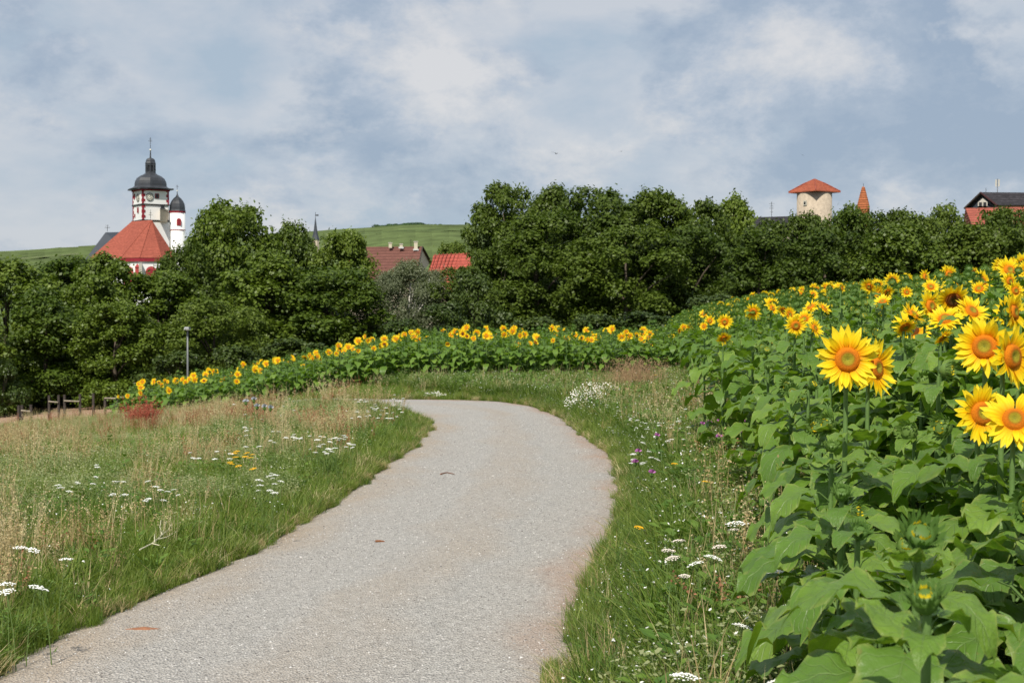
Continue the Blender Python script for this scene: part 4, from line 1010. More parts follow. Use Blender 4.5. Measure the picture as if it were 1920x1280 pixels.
# explicit heads: (px, py, D, diameter px, kind, facing, label)
HERO = [
 (1589, 674, 6.8, 124, 0, (-.12, -1, .12), 'large open sunflower standing clear on a bare stem, nearest the verge'),
 (1642, 690, 7.5, 104, 0, (.75, -.8, .1), 'sunflower tucked behind the large clear-standing one, turned right'),
 (1846, 650, 6.2, 122, 0, (-.42, -1, .18), 'open sunflower at right with broad greenish centre, turned left'),
 (1897, 668, 5.8, 125, 0, (.62, -.9, .05), 'tall narrow-seen sunflower at the right edge, turned right'),
 (1842, 775, 5.9, 118, 0, (.10, -1, .15), 'lower open sunflower at right, left of the pair'),
 (1902, 786, 5.5, 118, 0, (-.2, -.9, .45), 'lowest open sunflower cut by the right edge'),
 (1787, 562, 9.2, 74, 1, (-.1, -.9, -.45), 'dark-centred sunflower nodding above the others at upper right'),
 (1822, 584, 8.6, 70, 0, (.3, -.7, .6), 'sunflower just right below the nodding dark-centred one'),
 (1772, 598, 9.0, 66, 0, (-.3, -.7, .8), 'sunflower looking upward below the nodding dark-centred one'),
 (1901, 585, 8.4, 74, 0, (.8, -.8, .1), 'sunflower at the right edge above the tall narrow-seen one'),
 (1712, 590, 9.6, 60, 0, (.5, -.5, .8), 'sunflower with orange disc turned up, left of the upper right group'),
 (1697, 612, 9.2, 50, 0, (.2, -.8, -.4), 'sunflower drooping below the upturned orange one'),
 (1768, 632, 8.2, 44, 0, (.4, -.6, -.5), 'half-hidden drooping sunflower left of the right-hand pair'),
 (1412, 584, 15.5, 34, 0, (-.1, -1, .15), 'small open sunflower highest at the left shoulder of the near field'),
 (1359, 603, 17, 32, 0, (.0, -1, .1), 'left upper one of two small sunflowers near the field corner'),
 (1357, 634, 16, 30, 0, (-.2, -1, .1), 'left lower one of two small sunflowers near the field corner'),
 (1320, 612, 19, 20, 0, (-.2, -1, .3), 'tiny sunflower at the far left corner of the near field'),
 (1448, 578, 15, 28, 0, (.3, -1, .3), 'small sunflower left of the crowded yellow group'),
 (1470, 582, 14.2, 32, 0, (-.2, -1, .2), 'first small sunflower of the crowded yellow group'),
 (1492, 610, 11.6, 44, 0, (-.1, -1, .2), 'open sunflower lowest left in the crowded yellow group'),
 (1508, 598, 12.6, 38, 0, (.2, -1, .1), 'open sunflower in the middle of the crowded yellow group'),
 (1527, 615, 11.5, 38, 0, (.4, -.8, .4), 'open sunflower at the right of the crowded yellow group'),
 (1480, 590, 13.2, 34, 0, (.5, -.8, .1), 'open sunflower turned right in the crowded yellow group'),
 (1525, 552, 17, 22, 0, (-.2, -1, .2), 'small sunflower rising over the skyline above the yellow group'),
 (1579, 540, 18, 20, 0, (.6, -.8, .0), 'small side-turned sunflower on the skyline left of centre'),
 (1520, 575, 14.5, 36, 0, (-.4, -.6, .8), 'upturned orange sunflower above the crowded group'),
 (1545, 578, 14, 34, 0, (.5, -.6, .7), 'upturned orange sunflower right above the crowded group'),
 (1630, 537, 16, 32, 0, (-.2, -.9, -.2), 'small sunflower on the skyline above the clear-standing one'),
 (1663, 548, 15, 32, 0, (.3, -1, .2), 'small sunflower on the skyline right of the clear-standing one'),
 (1745, 538, 14.8, 34, 0, (.0, -1, .2), 'round open sunflower on the skyline left of the nodding one'),
 (1836, 542, 13.5, 40, 0, (-.1, -1, .3), 'open sunflower on the skyline right of the nodding one'),
 (1893, 527, 14.8, 38, 0, (.3, -1, .1), 'open sunflower on the skyline near the right edge'),
 (1904, 545, 13, 38, 0, (.1, -1, -.1), 'open sunflower just below the skyline at the right edge'),
 (1655, 566, 13.2, 34, 0, (-.5, -.7, .6), 'small upturned sunflower between skyline and clear-standing one'),
 (1700, 548, 15.4, 26, 0, (.2, -1, .4), 'small sunflower on the skyline left of the round open one'),
 (1438, 658, 13.0, 22, 4, (0, -.6, .8), 'half-open yellow bud alone on the leaves left of the large sunflower'),
 (1441, 688, 12.2, 20, 3, (0, -.4, .9), 'green bud just below the half-open yellow bud'),
 (1486, 737, 9.3, 32, 4, (0, -.9, .4), 'yellow opening bud left of the bare stem'),
 (1523, 722, 9.2, 26, 4, (.6, -.5, .5), 'small yellow opening bud close left of the bare stem'),
 (1578, 926, 5.6, 42, 3, (-.1, -.5, .9), 'green bud below the large sunflower among the leaves'),
 (1612, 998, 4.9, 44, 3, (.1, -.6, .8), 'green bud left of the big blurred bud'),
 (1725, 1005, 3.5, 84, 5, (-.05, -.75, .7), 'big half-open bud nearest the camera at lower right'),
 (1735, 1125, 2.95, 80, 5, (-.2, -.3, .9), 'blurred bud low in the right foreground'),
 (1560, 838, 6.6, 30, 3, (.0, -.5, .9), 'green bud at the foot of the bare stem'),
 (1702, 648, 9.0, 24, 3, (.3, -.6, .6), 'green bud between the two large flower groups'),
 (1648, 1140, 3.6, 30, 3, (.0, -.5, .9), 'small green bud between leaves near the bottom edge'),
]
HPOS = []
for i, (px, py, D, dm, kd, fc_, lb) in enumerate(HERO):
    p = at(px, py, D); f = Vector(fc_)
    if dm < 60 and kd < 3: f = f+Vector((random.gauss(0, .32), 0, random.gauss(0, .38)))
    f.normalize(); hs = dm*D/FPX/(.315 if kd < 3 else .135)
    x = p.x-f.x*.05*hs; y = p.y-f.y*.05*hs; zg = g(x, y); h = p.z-.03-zg
    kw = {}
    sunflower(x, y, h, kd, lb, 1000+i, D < 20, f, hs, D < 9.7 and kd < 3, zg, ltop=.80 if dm > 90 and kd < 3 else 1.0); HPOS.append((x, y))
# random field
pts = []
rs = np.random.default_rng(17)
yy = 2.6
while yy < 58:
    stepy = .50
    xl = float(edge(yy))+.18; xr = min(.43*yy+1.2, xl+17)
    x = xl
    while x < xr:
        pts.append((x+rs.uniform(-.14, .14), yy+rs.uniform(-.16, .16))); x += .46
    yy += stepy
# far strip behind the bend
fx = np.array([-12.8, -11.6, -9.5, -7.4, -3.8, 0.6, 4.9]); fy = np.array([45.5, 44.8, 43.6, 42.3, 39.6, 38.6, 38.4])
yo = 0
while yo < 13:
    x = -12.6+(yo*.12)
    while x < 5.2+yo*.1:
        pts.append((x+rs.uniform(-.14, .14), float(np.interp(x, fx, fy))+yo+rs.uniform(-.12, .12))); x += .40
    yo += .50
pts = np.array(pts)
keep = np.ones(len(pts), bool)
for (hx_, hy_) in HPOS: keep &= np.hypot(pts[:, 0]-hx_, pts[:, 1]-hy_) > .24
pts = pts[keep]
far = (pts[:, 1] > 37) & (pts[:, 0] < 5)
HEROHEAD = [(a[0], a[1], a[2], a[3]) for a in HERO]
rows_ = []
for i, (x, y) in enumerate(pts):
    s = x-float(edge(y)); r = random.Random(9000+i)
    if far[i]:
        depth = y-float(np.interp(x, fx, fy)); h = r.gauss(1.30, .11)-(.10 if depth < .4 else 0); kd = (0 if r.random() < ((.42 if x > -5 else .28) if depth < 1.2 else .32 if depth < 3 else .10) else 3); hs = r.uniform(.55, .82); vis = (1.9 if depth < 1.0 else 1.2 if depth < 2.5 else .2)
        if x < -12 and depth < .8: h *= .85
    else:
        h = 1.14+.47*float(ss(4.5, 9.5, y))+r.uniform(-.10, .10)-.22*max(0, 1-s/.7); hs = r.uniform(.85, 1.15)
        pb = .70 if s > 2.8 else .91 if s > 1.3 else .96
        if y > 20: pb = min(.97, pb+.12)
        if y < 10.5: pb = 1.1
        kd = (3+r.randrange(3)) if r.random() < pb else 0; vis = 1.0 if y < 17 else .75
        # keep the view of the named heads open
        z = g(x, y)+h+.1; px_, py_ = proj(x, y, z)
        for _ in range(6):
            bad = False
            for (a, b, Dh, dm) in HEROHEAD:
                if y < Dh-.05 and abs(px_-a) < dm*.45+(.26*FPX/y) and py_ < b+dm*(.70 if dm > 60 else .42): bad = True; break
            if not bad: break
            h -= .12; z = g(x, y)+h+.1; px_, py_ = proj(x, y, z)
        if h < .55: continue
    px_, py_ = proj(x, y, g(x, y)+h)
    inview = -60 < px_ < 1990 and py_ < 1420
    rows_.append((vis/max(y, .1) if inview else 0, x, y, h, kd, hs, far[i], i, px_))
rows_.sort(key=lambda q: -q[0])
NIND = 300-NSF
def region(px_, y, fr_, kd):
    st = 'open' if kd < 3 else 'budding'
    if fr_:
        zones = ((330, 'leftmost end of the far strip'), (520, 'far strip below the tallest maple'), (700, 'far strip below the left wood'), (860, 'far strip below the birch and brown roof'),
                 (1000, 'far strip behind the path bend'), (1120, 'far strip above the daisy bush'), (1900, 'far strip where it meets the near field'))
        for a, b in zones:
            if px_ < a: return '%s sunflower in the %s' % (st, b), 'sunflowers in the '+b
    dd = 'in the right foreground' if y < 5 else 'near the large clear flower' if y < 9 else 'in the middle of the near field' if y < 14 else 'on the upper slope of the near field'
    sd_ = 'left margin' if px_ < 1450 else 'centre' if px_ < 1700 else 'right side'
    return '%s sunflower %s, %s' % (st, dd, sd_), 'sunflowers '+dd+', '+sd_
rest = rows_[NIND:]
ORD = 'first second third fourth fifth sixth seventh eighth ninth tenth eleventh twelfth thirteenth fourteenth fifteenth sixteenth seventeenth eighteenth nineteenth twentieth'.split()
ORD += ['twenty-'+q for q in ORD[:9]]+['thirtieth']+['thirty-'+q for q in ORD[:9]]+['fortieth']+['forty-'+q for q in ORD[:9]]
cnt = {}
for row in sorted(rows_[:NIND], key=lambda q: q[8]):
    lb, gr = region(row[8], row[2], row[6], row[4]); cnt.setdefault(lb, []).append(row[7])
for k, (sc, x, y, h, kd, hs, fr_, i, px_) in enumerate(rows_[:NIND]):
    lb, gr = region(px_, y, fr_, kd); lst = cnt[lb]
    if len(lst) > 1:
        w1, w2 = lb.split(' sunflower ', 1); lb = '%s sunflower, %s from left, %s' % (w1, ORD[lst.index(i)], w2)
    if kd in (1, 2): kd = 0
    if kd == 0 and i % 5 == 0: kd = 1
    sunflower(x, y, h, kd, lb, 3000+i, y < 12, None, hs*(1.0 if kd < 3 else .9), False, group=gr, nl=(21, 25, .66) if fr_ else None)
for fl_ in (False, True):
  P = []; ro = []; sc_l = []; ix = []
  for (q, x, y, h, kd, hs, fr_, i, px_) in rest:
    if bool(fr_) != fl_: continue
    r = random.Random(i); P.append((x, y, g(x, y))); ro.append((0, 0, r.gauss(0, .35))); s = h/1.45; sc_l.append((max(s, .85), max(s, .85), s))
    ix.append((r.randrange(7) if kd < 3 else 7+r.randrange(3)) if not fl_ else (r.randrange(3) if kd < 3 else 3+r.randrange(5)))
  scatter('sunflower_field', 'dense mass of further sunflowers behind the far strip' if fl_ else 'dense mass of further sunflowers filling the near field', 'strip_plant' if fl_ else 'field_plant', P, ro, sc_l, ix)
# ------------------------------------------------------------------ grasses
def blade(G_, r, x, y, h, wd, lean, mat, n=3, az=None):
    az = r.random()*6.28 if az is None else az; fa = az+PI/2+r.uniform(-.5, .5); vs = []
    for i in range(n):
        s = i/n; d = lean*h*s*s; w_ = wd*.5*(1-s*.55)
        cx_, cy_ = x+math.cos(az)*d, y+math.sin(az)*d; z = h*s*(1-.25*lean*s)
        vs += [(cx_-math.cos(fa)*w_, cy_-math.sin(fa)*w_, z), (cx_+math.cos(fa)*w_, cy_+math.sin(fa)*w_, z)]
    d = lean*h; vs.append((x+math.cos(az)*d, y+math.sin(az)*d, h*(1-.25*lean)))
    G_.add(vs, [(2*i, 2*i+1, 2*i+3, 2*i+2) for i in range(n-1)]+[(2*n-2, 2*n-1, 2*n)], mat)
    return vs[-1]
def tuft(seed, nb, h, wd, rad, mat, lean=(.15, .8)):
    r = random.Random(seed); G_ = Geo()
    for k in range(nb):
        a = r.random()*6.28; q = rad*math.sqrt(r.random()); blade(G_, r, q*math.cos(a), q*math.sin(a), h*r.uniform(.55, 1.15), wd*r.uniform(.7, 1.3), r.uniform(*lean), mat)
    return G_
def bit(G_, r, p, s, mat, flat=False):
    n = Vector((r.gauss(0, 1), r.gauss(0, 1), r.gauss(0, 1)+(2 if flat else 0))).normalized(); a = n.orthogonal().normalized(); a.rotate(Quaternion(n, r.random()*6)); b = n.cross(a)
    p = Vector(p); G_.add([p-a*s, p+b*s*.6, p+a*s, p-b*s*.6], [(0, 1, 2, 3)], mat)
def seedgrass(seed, nb, h, mat, stemmat, sz=.008, nb2=16, base=None, thick=.0022):
    r = random.Random(seed); G_ = Geo()
    for k in range(nb):
        a = r.random()*6.28; q = .09*math.sqrt(r.random()); hh = h*r.uniform(.65, 1.15); az = r.random()*6.28; ln = r.uniform(.05, .35)
        t_ = blade(G_, r, q*math.cos(a), q*math.sin(a), hh, thick*2, ln, stemmat, 3, az)
        for j in range(nb2):
            f = r.uniform(.68, 1.0); d = ln*hh*f*f
            bit(G_, r, (q*math.cos(a)+math.cos(az)*d+r.gauss(0, .010), q*math.sin(a)+math.sin(az)*d+r.gauss(0, .010), hh*f*(1-.25*ln*f)), sz*r.uniform(.6, 1.3), mat)
    if base:
        for k in range(base): blade(G_, r, r.gauss(0, .06), r.gauss(0, .06), h*r.uniform(.25, .5), .005, r.uniform(.2, .9), M['grass'])
    return G_
def fluffy(seed, n, h, rad, mat, sz, smat):
    r = random.Random(seed); G_ = Geo()
    for k in range(10): blade(G_, r, r.gauss(0, .02), r.gauss(0, .02), h*r.uniform(.7, 1), .004, r.uniform(.2, .9), smat, 2)
    for k in range(n):
        v = Vector((r.gauss(0, 1), r.gauss(0, 1), r.gauss(0, 1))).normalized()*r.random()**.4
        bit(G_, r, (v.x*rad, v.y*rad, h*.55+v.z*h*.42), sz*r.uniform(.6, 1.4), mat, True)
    return G_
def broad(seed, n, h, mat, sz=.035):
    r = random.Random(seed); G_ = Geo()
    for k in range(n):
        a = r.random()*6.28; q = r.random()*.10; z = h*r.random(); d = Vector((math.cos(a), math.sin(a), r.uniform(.1, .7))).normalized(); b = Vector((-d.y, d.x, 0)).normalized()
        o_ = Vector((q*math.cos(a), q*math.sin(a), z)); L_ = sz*r.uniform(.8, 1.8)
        G_.add([o_, o_+d*L_*.5+b*L_*.28, o_+d*L_-Vector((0, 0, L_*.15)), o_+d*L_*.5-b*L_*.28], [(0, 1, 2, 3)], mat)
    return G_
def whitelow(seed, n, mat):
    r = random.Random(seed); G_ = Geo()
    for k in range(n):
        x, y, h = r.gauss(0, .06), r.gauss(0, .06), r.uniform(.12, .3)
        p = blade(G_, r, x, y, h, .003, .2, M['hstem'], 2); bit(G_, r, p, .009, mat, True)
    return G_
tufts = [tuft(1, 34, .20, .0065, .10, M['grass']), tuft(2, 34, .26, .007, .11, M['grass']), tuft(3, 30, .34, .007, .10, M['grass'], (.2, 1.0)),      # 0-2 green
         tuft(4, 34, .22, .007, .10, M['grassd']), tuft(5, 30, .32, .008, .10, M['grassd'], (.2, 1.0)),                                                # 3-4 dark
         seedgrass(6, 11, .58, M['straw'], M['straw'], .0075, 16, 8), seedgrass(7, 11, .66, M['straw'], M['straw'], .007, 18, 8),                      # 5-6 dry
         seedgrass(8, 7, .55, M['sorrel'], M['sorrel'], .008, 26, 8), seedgrass(9, 7, .48, M['sorrel'], M['sorrel'], .009, 24, 8),                     # 7-8 sorrel
         fluffy(10, 230, .34, .17, M['pale'], .010, M['pale']), fluffy(11, 230, .28, .19, M['pale'], .009, M['pale']),                                 # 9-10 pale
         broad(12, 46, .16, M['herb']), broad(13, 40, .30, M['herb'], .045),                                                                           # 11-12 herb
         tuft(14, 30, .09, .005, .11, M['grass'], (.4, 1.3)), broad(15, 50, .05, M['herb'], .016),                                                     # 13-14 low edge
         whitelow(16, 9, M['white']), tuft(17, 22, .42, .006, .08, M['straw'], (.1, .6)), tuft(18, 30, .25, .006, .10, M['straw'], (.4, 1.2))]          # 15, 16, 17
source('herb_tuft', tufts, False)
def nz(P_, sc, off=0): return np.array([noise.noise(Vector((a*sc, b*sc, off))) for a, b in P_])
def cover(name, label, cand, chooser, smin=.75, smax=1.25, lean=.12, inside=False):
    x, y = cand[:, 0], cand[:, 1]; m_ = (~in_poly(x, y)) | inside; x, y = x[m_], y[m_]; d = dist_path(x, y)
    idx, sc, keep_ = chooser(x, y, d); x, y, idx, sc = x[keep_], y[keep_], idx[keep_], sc[keep_]; n = len(x)
    z = G(x, y)-.01; z = z+np.where(in_poly(x, y), .045, 0); rot = np.stack([rng.normal(0, lean, n), rng.normal(0, lean, n), rng.random(n)*6.28], 1)
    scatter(name, label, 'herb_tuft', np.stack([x, y, z], 1), rot, sc*rng.uniform(smin, smax, n), idx)
def pick(w, n):
    w = np.maximum(w, 1e-6); w = w/w.sum(1, keepdims=True); c = np.cumsum(w, 1); return np.minimum((rng.random((n, 1)) > c).sum(1), w.shape[1]-1)
def ch_meadow(x, y, d):
    n = len(x); P_ = list(zip(x, y)); a = nz(P_, .33, 1)+.4*nz(P_, 1.1, 5); b = nz(P_, .42, 9)+.4*nz(P_, 1.3, 7); c = nz(P_, .6, 15); e = np.clip((d-.35)/1.3, 0, 1); fy_ = ss(17, 29, y)
    w = np.zeros((n, 18))
    w[:, 0] = 1.2*(1-e)+.35; w[:, 1] = 1.3*(1-e)+.7; w[:, 2] = .7*(1-e)+1.0*(c > -.1); w[:, 3] = .3; w[:, 4] = .8*(c > .15)+.3*(1-e)
    w[:, 5] = e*np.clip(.35+1.0*a+.15*fy_, 0, 2)*.58; w[:, 6] = w[:, 5]*.6; w[:, 7] = e*np.clip(.02+1.0*a*(.4+fy_)+.38*fy_, 0, 2)*.42; w[:, 8] = w[:, 7]
    w[:, 9] = e*np.clip(.45+1.5*b, 0, 2)*1.5; w[:, 10] = w[:, 9]
    w[:, 11] = .25; w[:, 12] = .15; w[:, 13] = 1.6*(d < .22); w[:, 14] = .8*(d < .3); w[:, 15] = .16*(c > 0)+.03; w[:, 16] = e*np.clip(.3+a, 0, 2)*.5+.04; w[:, 17] = e*.4+.14
    idx = pick(w, n); sc = np.where(d < .15, .55, np.where(d < .45, .8, 1.0))*(1+.25*ss(24, 28, y)*(x > -4.0))*(1-.50*ss(18, 23, y)*ss(4.0, 6.5, -x))
    p_keep = rng.random(n) < np.where(d < .1, .55, 1)
    return idx, sc, p_keep
def cand_rect(n, f):   # rejection from view wedge
    out = f(n); return out
def wedge_left(n):
    y = 5.5+(38-5.5)*rng.random(n)**.75; xl = -.40*y-1.6; xr = np.interp(y, [p[1] for p in LE], [p[0] for p in LE]); xr = np.where(y > 29, -1.9-(y-29)*1.2, xr)
    x = xl+(xr-xl)*rng.random(n); return np.stack([x, y], 1)
cover('meadow_grass', 'mixed wild grasses and herbs left of the path', wedge_left(36000), ch_meadow)
# extra fringe right along the path edges, hugging the gravel
def fringe(E, side, n):
    E = np.array(E); t_ = rng.random(n)*(len(E)-1); i = t_.astype(int); f = (t_-i)[:, None]; p = E[i]*(1-f)+E[i+1]*f; d = E[i+1]-E[i]; nn = np.stack([-d[:, 1], d[:, 0]], 1); nn /= np.linalg.norm(nn, axis=1, keepdims=True)+1e-9
    return p+nn*side*(np.abs(rng.normal(0, .20, n))-.05-.16*np.maximum(0, nz(list(zip(p[:, 0], p[:, 1])), 2.3, 8)+.1))[:, None]
def ch_fringe(x, y, d):
    n = len(x); w = np.zeros((n, 18)); w[:, 0] = .6; w[:, 13] = 1.3; w[:, 14] = .9; w[:, 1] = .2; w[:, 17] = .35; w[:, 3] = .3
    return pick(w, n), np.where(in_poly(x, y), .5, .85), nz(list(zip(x, y)), 1.6, 3) > -.25
cover('verge_fringe', 'low grass creeping over the left edge of the gravel', fringe(lq[(lq[:, 1] > 5) & (lq[:, 1] < 33)], 1, 6500), ch_fringe, inside=True)
cover('verge_fringe', 'low grass creeping over the right edge of the gravel', fringe(rq[(rq[:, 1] > 5) & (rq[:, 1] < 33)], -1, 6500), ch_fringe, inside=True)
def ch_verge(x, y, d):
    n = len(x); P_ = list(zip(x, y)); a = nz(P_, .6, 31)+.4*nz(P_, 1.7, 35); b = nz(P_, .7, 39); e = np.clip((d-.3)/.7, 0, 1)
    w = np.zeros((n, 18)); w[:, 0] = .6*(1-e)+.2; w[:, 1] = .9*(1-e)+.5; w[:, 2] = 1.0; w[:, 3] = .4; w[:, 4] = .9; e2 = e*(y < 29); w[:, 5] = e2*np.clip(.02+.5*a, 0, 1)*.25; w[:, 6] = w[:, 5]; w[:, 7] = .006*e2; w[:, 9] = e*np.clip(.3+1.1*b, 0, 1)*.6; w[:, 10] = w[:, 9]*.6
    w[:, 11] = .7; w[:, 12] = .9*e; w[:, 13] = 1.5*(d < .2); w[:, 14] = .7*(d < .3); w[:, 15] = .42; w[:, 16] = .10*e+.04; w[:, 17] = .12
    return pick(w, n), np.where(d < .2, .6, np.where(d < .5, .9, 1.35)), np.ones(n, bool)
def wedge_right(n):
    y = 4.5+(38-4.5)*rng.random(n)**.8; xr = edge(y)+.45; xl = np.interp(y, [p[1] for p in RE[:14]], [p[0] for p in RE[:14]]); xl = np.where(y > 30, .4-(y-30)*.5, xl)
    return np.stack([xl+(xr-xl)*rng.random(n), y], 1)
cover('verge_grass', 'mixed wild grasses and herbs between path and sunflowers', wedge_right(24000), ch_verge)
def ch_back(x, y, d):
    n = len(x); w = np.zeros((n, 18)); e = ss(36.6, 38.5, y+.0*x); w[:, 0] = 1.6; w[:, 1] = 1.8; w[:, 3] = .6; w[:, 2] = .3; w[:, 11] = .3; w[:, 12] = .9*e; w[:, 15] = .18*(d < 2); w[:, 5] = .04; w[:, 7] = .03; w[:, 13] = (d < .3)*2
    return pick(w, n), np.where(d < .4, .6, .85), np.ones(n, bool)
y_ = rng.uniform(30.5, 44, 9000); x_ = rng.uniform(-11, 6, 9000); mm = (y_ < np.interp(x_, fx, fy)+.8)
cover('far_verge_grass', 'green grass strip between the bend and the far sunflowers', np.stack([x_, y_], 1)[mm], ch_back)
def ch_slope(x, y, d):
    n = len(x); w = np.zeros((n, 18)); w[:, 1] = 1; w[:, 2] = 1; w[:, 5] = .5; w[:, 7] = .3; w[:, 4] = .5
    return pick(w, n), np.full(n, 1.1), nz(list(zip(x, y)), .15, 3) > -.1
y_ = rng.uniform(25, 47, 9000); x_ = -rng.uniform(9, 27, 9000); mm = (x_ < np.interp(y_, [28, 60], [-10, -14]))
cover('paddock_grass', 'rough grass on the slope down to the paddock', np.stack([x_, y_], 1)[mm], ch_slope)
# low green under the first rows of sunflowers
# red sorrel patch
P = []
for k in range(26): p = onground(rng.uniform(238, 300), rng.uniform(795, 812), .0); P.append((p.x, p.y, g(p.x, p.y)))
source('red_sorrel', [seedgrass(60, 7, .50, M['sorrelred'], M['sorrelred'], .010, 30)], False)
scatter('red_sorrel_patch', 'patch of bright red sorrel in the left meadow', 'red_sorrel', P, [(0, 0, rng.random()*6) for _ in P], rng.uniform(.8, 1.1, len(P)), [0]*len(P))
# pebbles on the path
def peb(seed):
    r = random.Random(seed); G_ = Geo(); vs = []
    for z, rr_, n in ((-.3, .7, 5), (.25, .85, 5)):
        for k in range(n): a = 2*PI*k/n+r.random()*.6; q = rr_*r.uniform(.7, 1.15); vs.append((q*math.cos(a), q*math.sin(a), z+r.uniform(-.12, .12)))
    vs.append((0, 0, .55)); fs = [(k, (k+1) % 5, 5+(k+1) % 5, 5+k) for k in range(5)]+[(5+k, 5+(k+1) % 5, 10) for k in range(5)]
    G_.add(vs, fs, M['pebble']); return G_
source('pebble', [peb(i) for i in range(5)], False)
n = 45000; tt = 3+(NP-60)*rng.random(n)**1.25; i = tt.astype(int); f = (tt-i)[:, None]; uu = rng.random(n)[:, None]; a = lq[i]*(1-f)+lq[i+1]*f; b = rq[i]*(1-f)+rq[i+1]*f; q = a*(1-uu)+b*uu
q = q[q[:, 1] > 6.5]; n = len(q)
# height of the path surface by the same formula
from mathutils.bvhtree import BVHTree
bv = BVHTree.FromPolygons(vs_ := [tuple(v.co) for v in path.data.vertices], [tuple(p_.vertices) for p_ in path.data.polygons])
zz = []
for a_ in q:
    h_ = bv.ray_cast(Vector((a_[0], a_[1], 5)), Vector((0, 0, -1))); zz.append(h_[0].z if h_[0] else -9)
zz = np.array(zz); ok = zz > -5; q = q[ok]; zz = zz[ok]; n = len(q)
scatter('gravel_stones', 'loose gravel stones scattered over the path', 'pebble', np.stack([q[:, 0], q[:, 1], zz+.001], 1), np.stack([rng.normal(0, .2, n), rng.normal(0, .2, n), rng.random(n)*6.28], 1), (.003+.0055*rng.random(n)**3)*(1+.5*(np.abs(rng.random(n)-.5) > .45)), rng.integers(0, 5, n))
# ------------------------------------------------------------------ counted wild flowers
def umbel_geo(seed, h, rad, mat, n, big=False, lean=.12):
    """returns (stem geo, head geo); the head sits at its own origin at the stem top"""
    r = random.Random(seed); S_ = Geo(); H_ = Geo(); az = r.random()*6.28; top = Vector((math.cos(az)*lean*h, math.sin(az)*lean*h, h))
    S_.tube([(0, 0, 0), (top.x*.3, top.y*.3, h*.5), tuple(top)], [.0035 if not big else .005, .003, .0022], 5, M['hstem'], False)
    for k in range(5 if not big else 9):
        z = h*r.uniform(.1, .75); a = r.random()*6.28; L_ = r.uniform(.06, .12)
        for j in range(5):
            f = .2+.8*j/4; bit(S_, r, (math.cos(a)*L_*f, math.sin(a)*L_*f, z+.03*f), .010, M['herb'], True)
    for k in range(n):
        a = 2.4*k+r.uniform(-.2, .2); q = rad*math.sqrt((k+.5)/n)*r.uniform(.9, 1.1); z = rad*.25*(1-(q/rad)**2)+r.uniform(-.004, .004)
        c = (q*math.cos(a), q*math.sin(a), z)
        if k % 3 == 0: H_.tube([(0, 0, -rad*.7), c], .0012 if not big else .0018, 3, M['hstem'], False)
        rr_ = rad*.80/math.sqrt(n)*r.uniform(.8, 1.2); m_ = 6
        vs = [(c[0]+rr_*math.cos(t_*PI/3+a), c[1]+rr_*math.sin(t_*PI/3+a), z-rr_*.25) for t_ in range(m_)]+[(c[0], c[1], z+rr_*.35)]
        H_.add(vs, [(t_, (t_+1) % m_, m_) for t_ in range(m_)], mat)
    return S_.mesh('stem'), H_.mesh('flower_head'), top
UY = [umbel_geo(200+i, .5, .042, M['white'], 24) for i in range(4)]
UC = [umbel_geo(220+i, .65, .060, M['white' if i < 2 else 'cream'], 60, True) for i in range(4)]
UR = [umbel_geo(240+i, .55, .06, M['yellow'], 30) for i in range(2)]
def flower(name, label, cat, group, px, py, hgt, var, sc, rz=None):
    p = onground(px, py, hgt); sm, hm, top = var; k = hgt/top.z
    o = empty(name, (p.x, p.y, p.z-hgt), random.random()*6.28 if rz is None else rz)
    inst('stem', sm, o, scale=(1, 1, k)); inst('flower_head', hm, o, (top.x, top.y, hgt), (random.gauss(0, .12), random.gauss(0, .12), 0), sc)
    return tag(o, label, cat, group)
random.seed(99)
def clump(n, x0, x1, y0, y1, where, h=(.4, .55), sc=(.5, .85)):
    xs_ = sorted(random.uniform(x0, x1) for _ in range(n))
    for k, px in enumerate(xs_):
        flower('yarrow', 'white yarrow, %s from left, %s' % (ORD[k], where), 'wildflower', 'white yarrow '+where, px, random.uniform(y0, y1), random.uniform(*h), random.choice(UY), random.uniform(*sc))
clump(44, 650, 755, 740, 785, 'at the far tip of the left meadow by the bend')
clump(34, 585, 662, 815, 850, 'in the dense patch left of the path')
clump(12, 512, 562, 808, 832, 'beside the dense patch, towards the yellow ragwort')
clump(8, 448, 505, 800, 838, 'above the yellow ragwort in the left meadow')
clump(9, 355, 425, 846, 862, 'left of the yellow ragwort')
clump(12, 475, 530, 885, 925, 'below the yellow ragwort towards the path')
clump(14, 112, 228, 862, 930, 'in the middle of the far left meadow')
clump(9, 270, 345, 900, 942, 'left of the tall dry grasses')
clump(5, 425, 560, 740, 790, 'among the brown grasses before the far sunflowers')
for (a, b, w_) in ((40, 1024, 'upper pair, left'), (78, 1031, 'upper pair, right'), (107, 1051, 'broadest one'), (16, 1098, 'lower row, leftmost'), (47, 1102, 'lower row, second from left'), (30, 1110, 'lower row, lowest'), (97, 1103, 'lower row, rightmost')):
    flower('yarrow', 'white yarrow at the lower left, '+w_, 'wildflower', 'white yarrow at the lower left', a, b, .5, random.choice(UY), 1.05)
clump(22, 1175, 1300, 782, 845, 'in the right verge among the purple knapweed', (.45, .6))
clump(10, 1188, 1225, 845, 882, 'in the right verge near the path edge', (.35, .5), (.6, .9))
clump(8, 1140, 1190, 760, 785, 'right of the daisy bush', (.3, .4), (.6, .9))
clump(12, 1290, 1420, 700, 770, 'at the foot of the near sunflowers', (.5, .7), (.6, 1))
